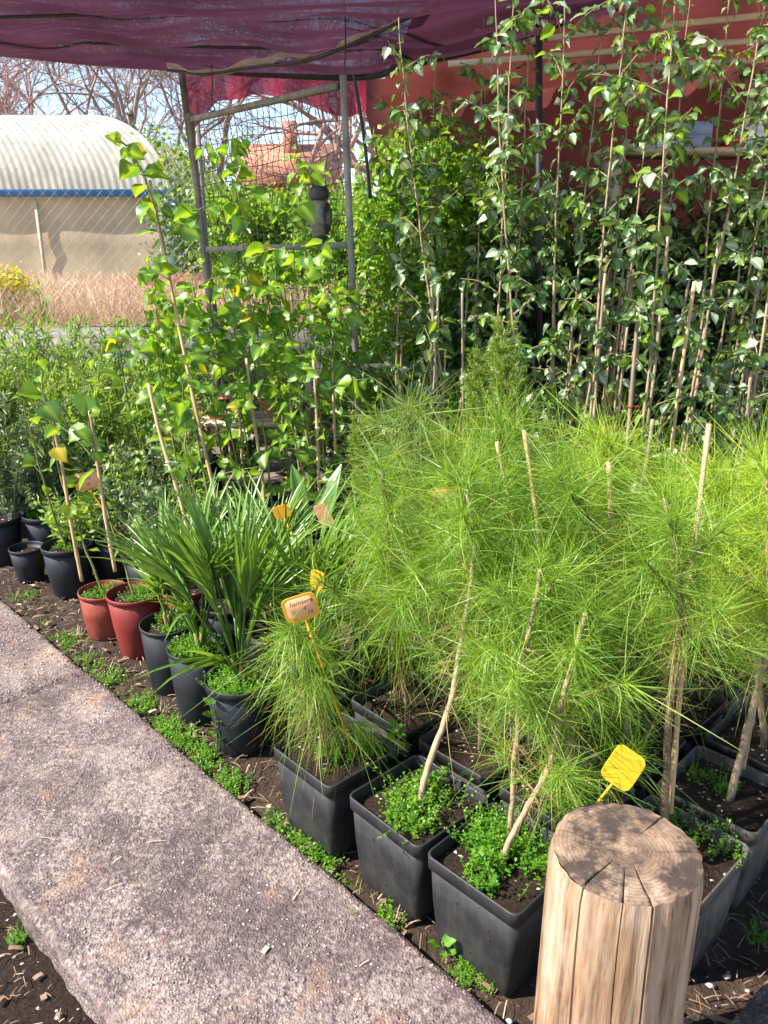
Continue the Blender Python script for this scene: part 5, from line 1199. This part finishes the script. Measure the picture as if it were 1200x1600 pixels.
def house():
    q = V(440, 400, 24); t = thing('brick_house', 'distant reddish brick house seen through the gate', 'house', (q.x, 24, TZ)); W, Dp, H = 5.0, 4, 2.5
    mb = MB(); box(mb, (.25, 2, H/2), 2.5, Dp, H); obj('wall', mb.mesh('wall', 'brick_house'), t)
    mb = MB(); mb.add([(-1.2, -.3, H), (1.7, -.3, H), (1.7, 4.3, H), (-1.2, 4.3, H), (-1.2, 2, H+1.3), (1.7, 2, H+1.3)], [np.array([[0, 1, 5, 4], [2, 3, 4, 5], [3, 2, 1, 0]]), np.array([[0, 4, 3], [1, 2, 5]])])
    rf = obj('roof', mb.mesh('roof', 'roof_tile'), t); mb = MB(); box(mb, (.2, 1.6, H+1.2), .4, .4, 1.3); obj('chimney', mb.mesh('chimney', 'brick_house'), rf)
    for x in (-.4, .9):
        mb = MB(); box(mb, (x, -.02, 1.4), .8, .06, 1.0); w = obj('window', mb.mesh('window', 'trash_white'), t); mb = MB(); box(mb, (x, -.04, 1.4), .64, .05, .84); obj('pane', mb.mesh('pane', 'dark_metal'), w)
house()

# ------------------------------------------------------------------ litter on the soil
def litter(n, areaf, mat, label, seed, smin=.01, smax=.05):
    r = np.random.default_rng(seed); b = areaf(r, n); a = r.uniform(0, 6.28, n); L = r.uniform(smin, smax, n); d = np.stack([np.cos(a), np.sin(a), r.normal(0, .12, n)], 1)
    s = np.array([-.5, 0, .5])[None, :, None]; P = b[:, None]+d[:, None]*L[:, None, None]*s; P[:, 1, 2] += L*.08
    mb = MB(); ribbons(mb, P, np.repeat((.0007+.0008*r.random(n)+(r.random(n) < .12)*.005)[:, None], 3, 1), np.stack([-np.sin(a), np.cos(a), 0*a], 1), r.random(n))
    o = obj('leaf_litter', mb.mesh('leaf_litter', mat)); o['kind'] = 'stuff'; tag(o, label, 'litter')
def strip(s0, s1, w0, w1, z):
    def f(r, n):
        s = r.uniform(s0, s1, n); w = r.uniform(w0, w1, n); return np.stack([pe.x+D.x*s+Nn.x*w, pe.y+D.y*s+Nn.y*w, np.full(n, z)], 1)
    return f
litter(700, strip(-.9, 3.2, .01, .35, .004), 'litter', 'brown twigs and dry leaf bits on the soil beside the path', 41)
litter(160, strip(-.9, 3.2, .01, .35, .006), 'litter_pale', 'pale dry straw bits on the soil beside the path', 42)
litter(120, strip(-1.0, .9, -.95, -.62, -.045), 'litter_pale', 'pale straw bits on the lower dark soil', 43, .006, .03)
litter(500, strip(-1.4, -.3, .2, .75, .006), 'litter', 'dry twigs on the soil beside the log and dusty pots', 44)
mb = pebble_field(260, -1.2, 3.0, .01, .45, lambda s, w: 0*s, .003, .010, 45); o = obj('gravel', mb.mesh('gravel', 'aggregate')); o['kind'] = 'stuff'; tag(o, 'small loose stones on the bed soil', 'gravel')
for c, lb in ((P2+Vector((.04, -.02)), 'white pebble on the soil of the pale trunk\'s pot'), (P2+Vector((-.05, -.03)), 'flat pale stone near the pot rim'), (P2+Vector((.02, .03)), 'round white pebble beside the bent trunk')):
    mb = MB(); r = np.random.default_rng(int(c.x*1e4) % 999); loft(mb, [circ(rr_, z, 10)*r.uniform(.85, 1.15, (10, 1)) for rr_, z in ((.004, -.005), (.009, -.001), (.009, .003), (.004, .006))], True); tag(obj('pebble', mb.mesh('pebble', 'pebble', True), None, (c.x, c.y, SZ+.003)), lb, 'stone')
litter(420, strip(-.6, 1.0, -.85, -.60, -.05), 'litter', 'dark chips and twigs on the lower soil against the slab', 46, .006, .03)
litter(70, strip(-.4, 2.8, -.05, -.004, SLAB_Z+.004), 'litter', 'dry leaf crumbs and soil spilled on the path edge', 47, .005, .022)
litter(26, strip(-.4, 2.0, -.55, -.06, SLAB_Z+.004), 'litter_pale', 'few pale pine needles and bits lying on the path', 48, .01, .05)
# grass tufts at the path edge
def tufts(spots, mat, label, seed, hmax=.09):
    r = np.random.default_rng(seed); mb = MB()
    for s_, w_ in spots:
        n = 11; b = np.array([pe.x+D.x*s_+Nn.x*w_, pe.y+D.y*s_+Nn.y*w_, -.012])+np.concatenate([r.normal(0, .008, (n, 2)), np.zeros((n, 1))], 1)
        h = r.uniform(.4, 1, n)*hmax; a = r.uniform(0, 6.28, n); l = r.uniform(.2, .9, n)
        d = np.stack([np.cos(a)*l, np.sin(a)*l, np.ones(n)], 1); q = np.linspace(0, 1, 5)[None, :, None]
        P = b[:, None]+d[:, None]*h[:, None, None]*q-np.array([0, 0, 1.])*(h*l*.55)[:, None, None]*q**2
        ribbons(mb, P, .0011*np.array([1, 1, .9, .6, .2])[None]*np.ones((n, 1)), np.stack([-np.sin(a), np.cos(a), 0*a], 1), r.random(n))
    o = obj('grass_tufts', mb.mesh('grass_tufts', mat)); o['kind'] = 'stuff'; tag(o, label, 'grass')
tufts([(1.62, .05), (1.30, .03), (2.05, .06), (.36, .03), (.05, .025), (2.4, .05), (.9, .07)], 'oleander_leaf', 'little green grass tufts at the path edge', 71)
tufts([(1.5, .09), (.22, .04), (1.1, .09), (-.1, .03), (2.2, .10), (1.85, .12)], 'dry_grass', 'dry grass wisps on the soil by the pots', 72, .07)
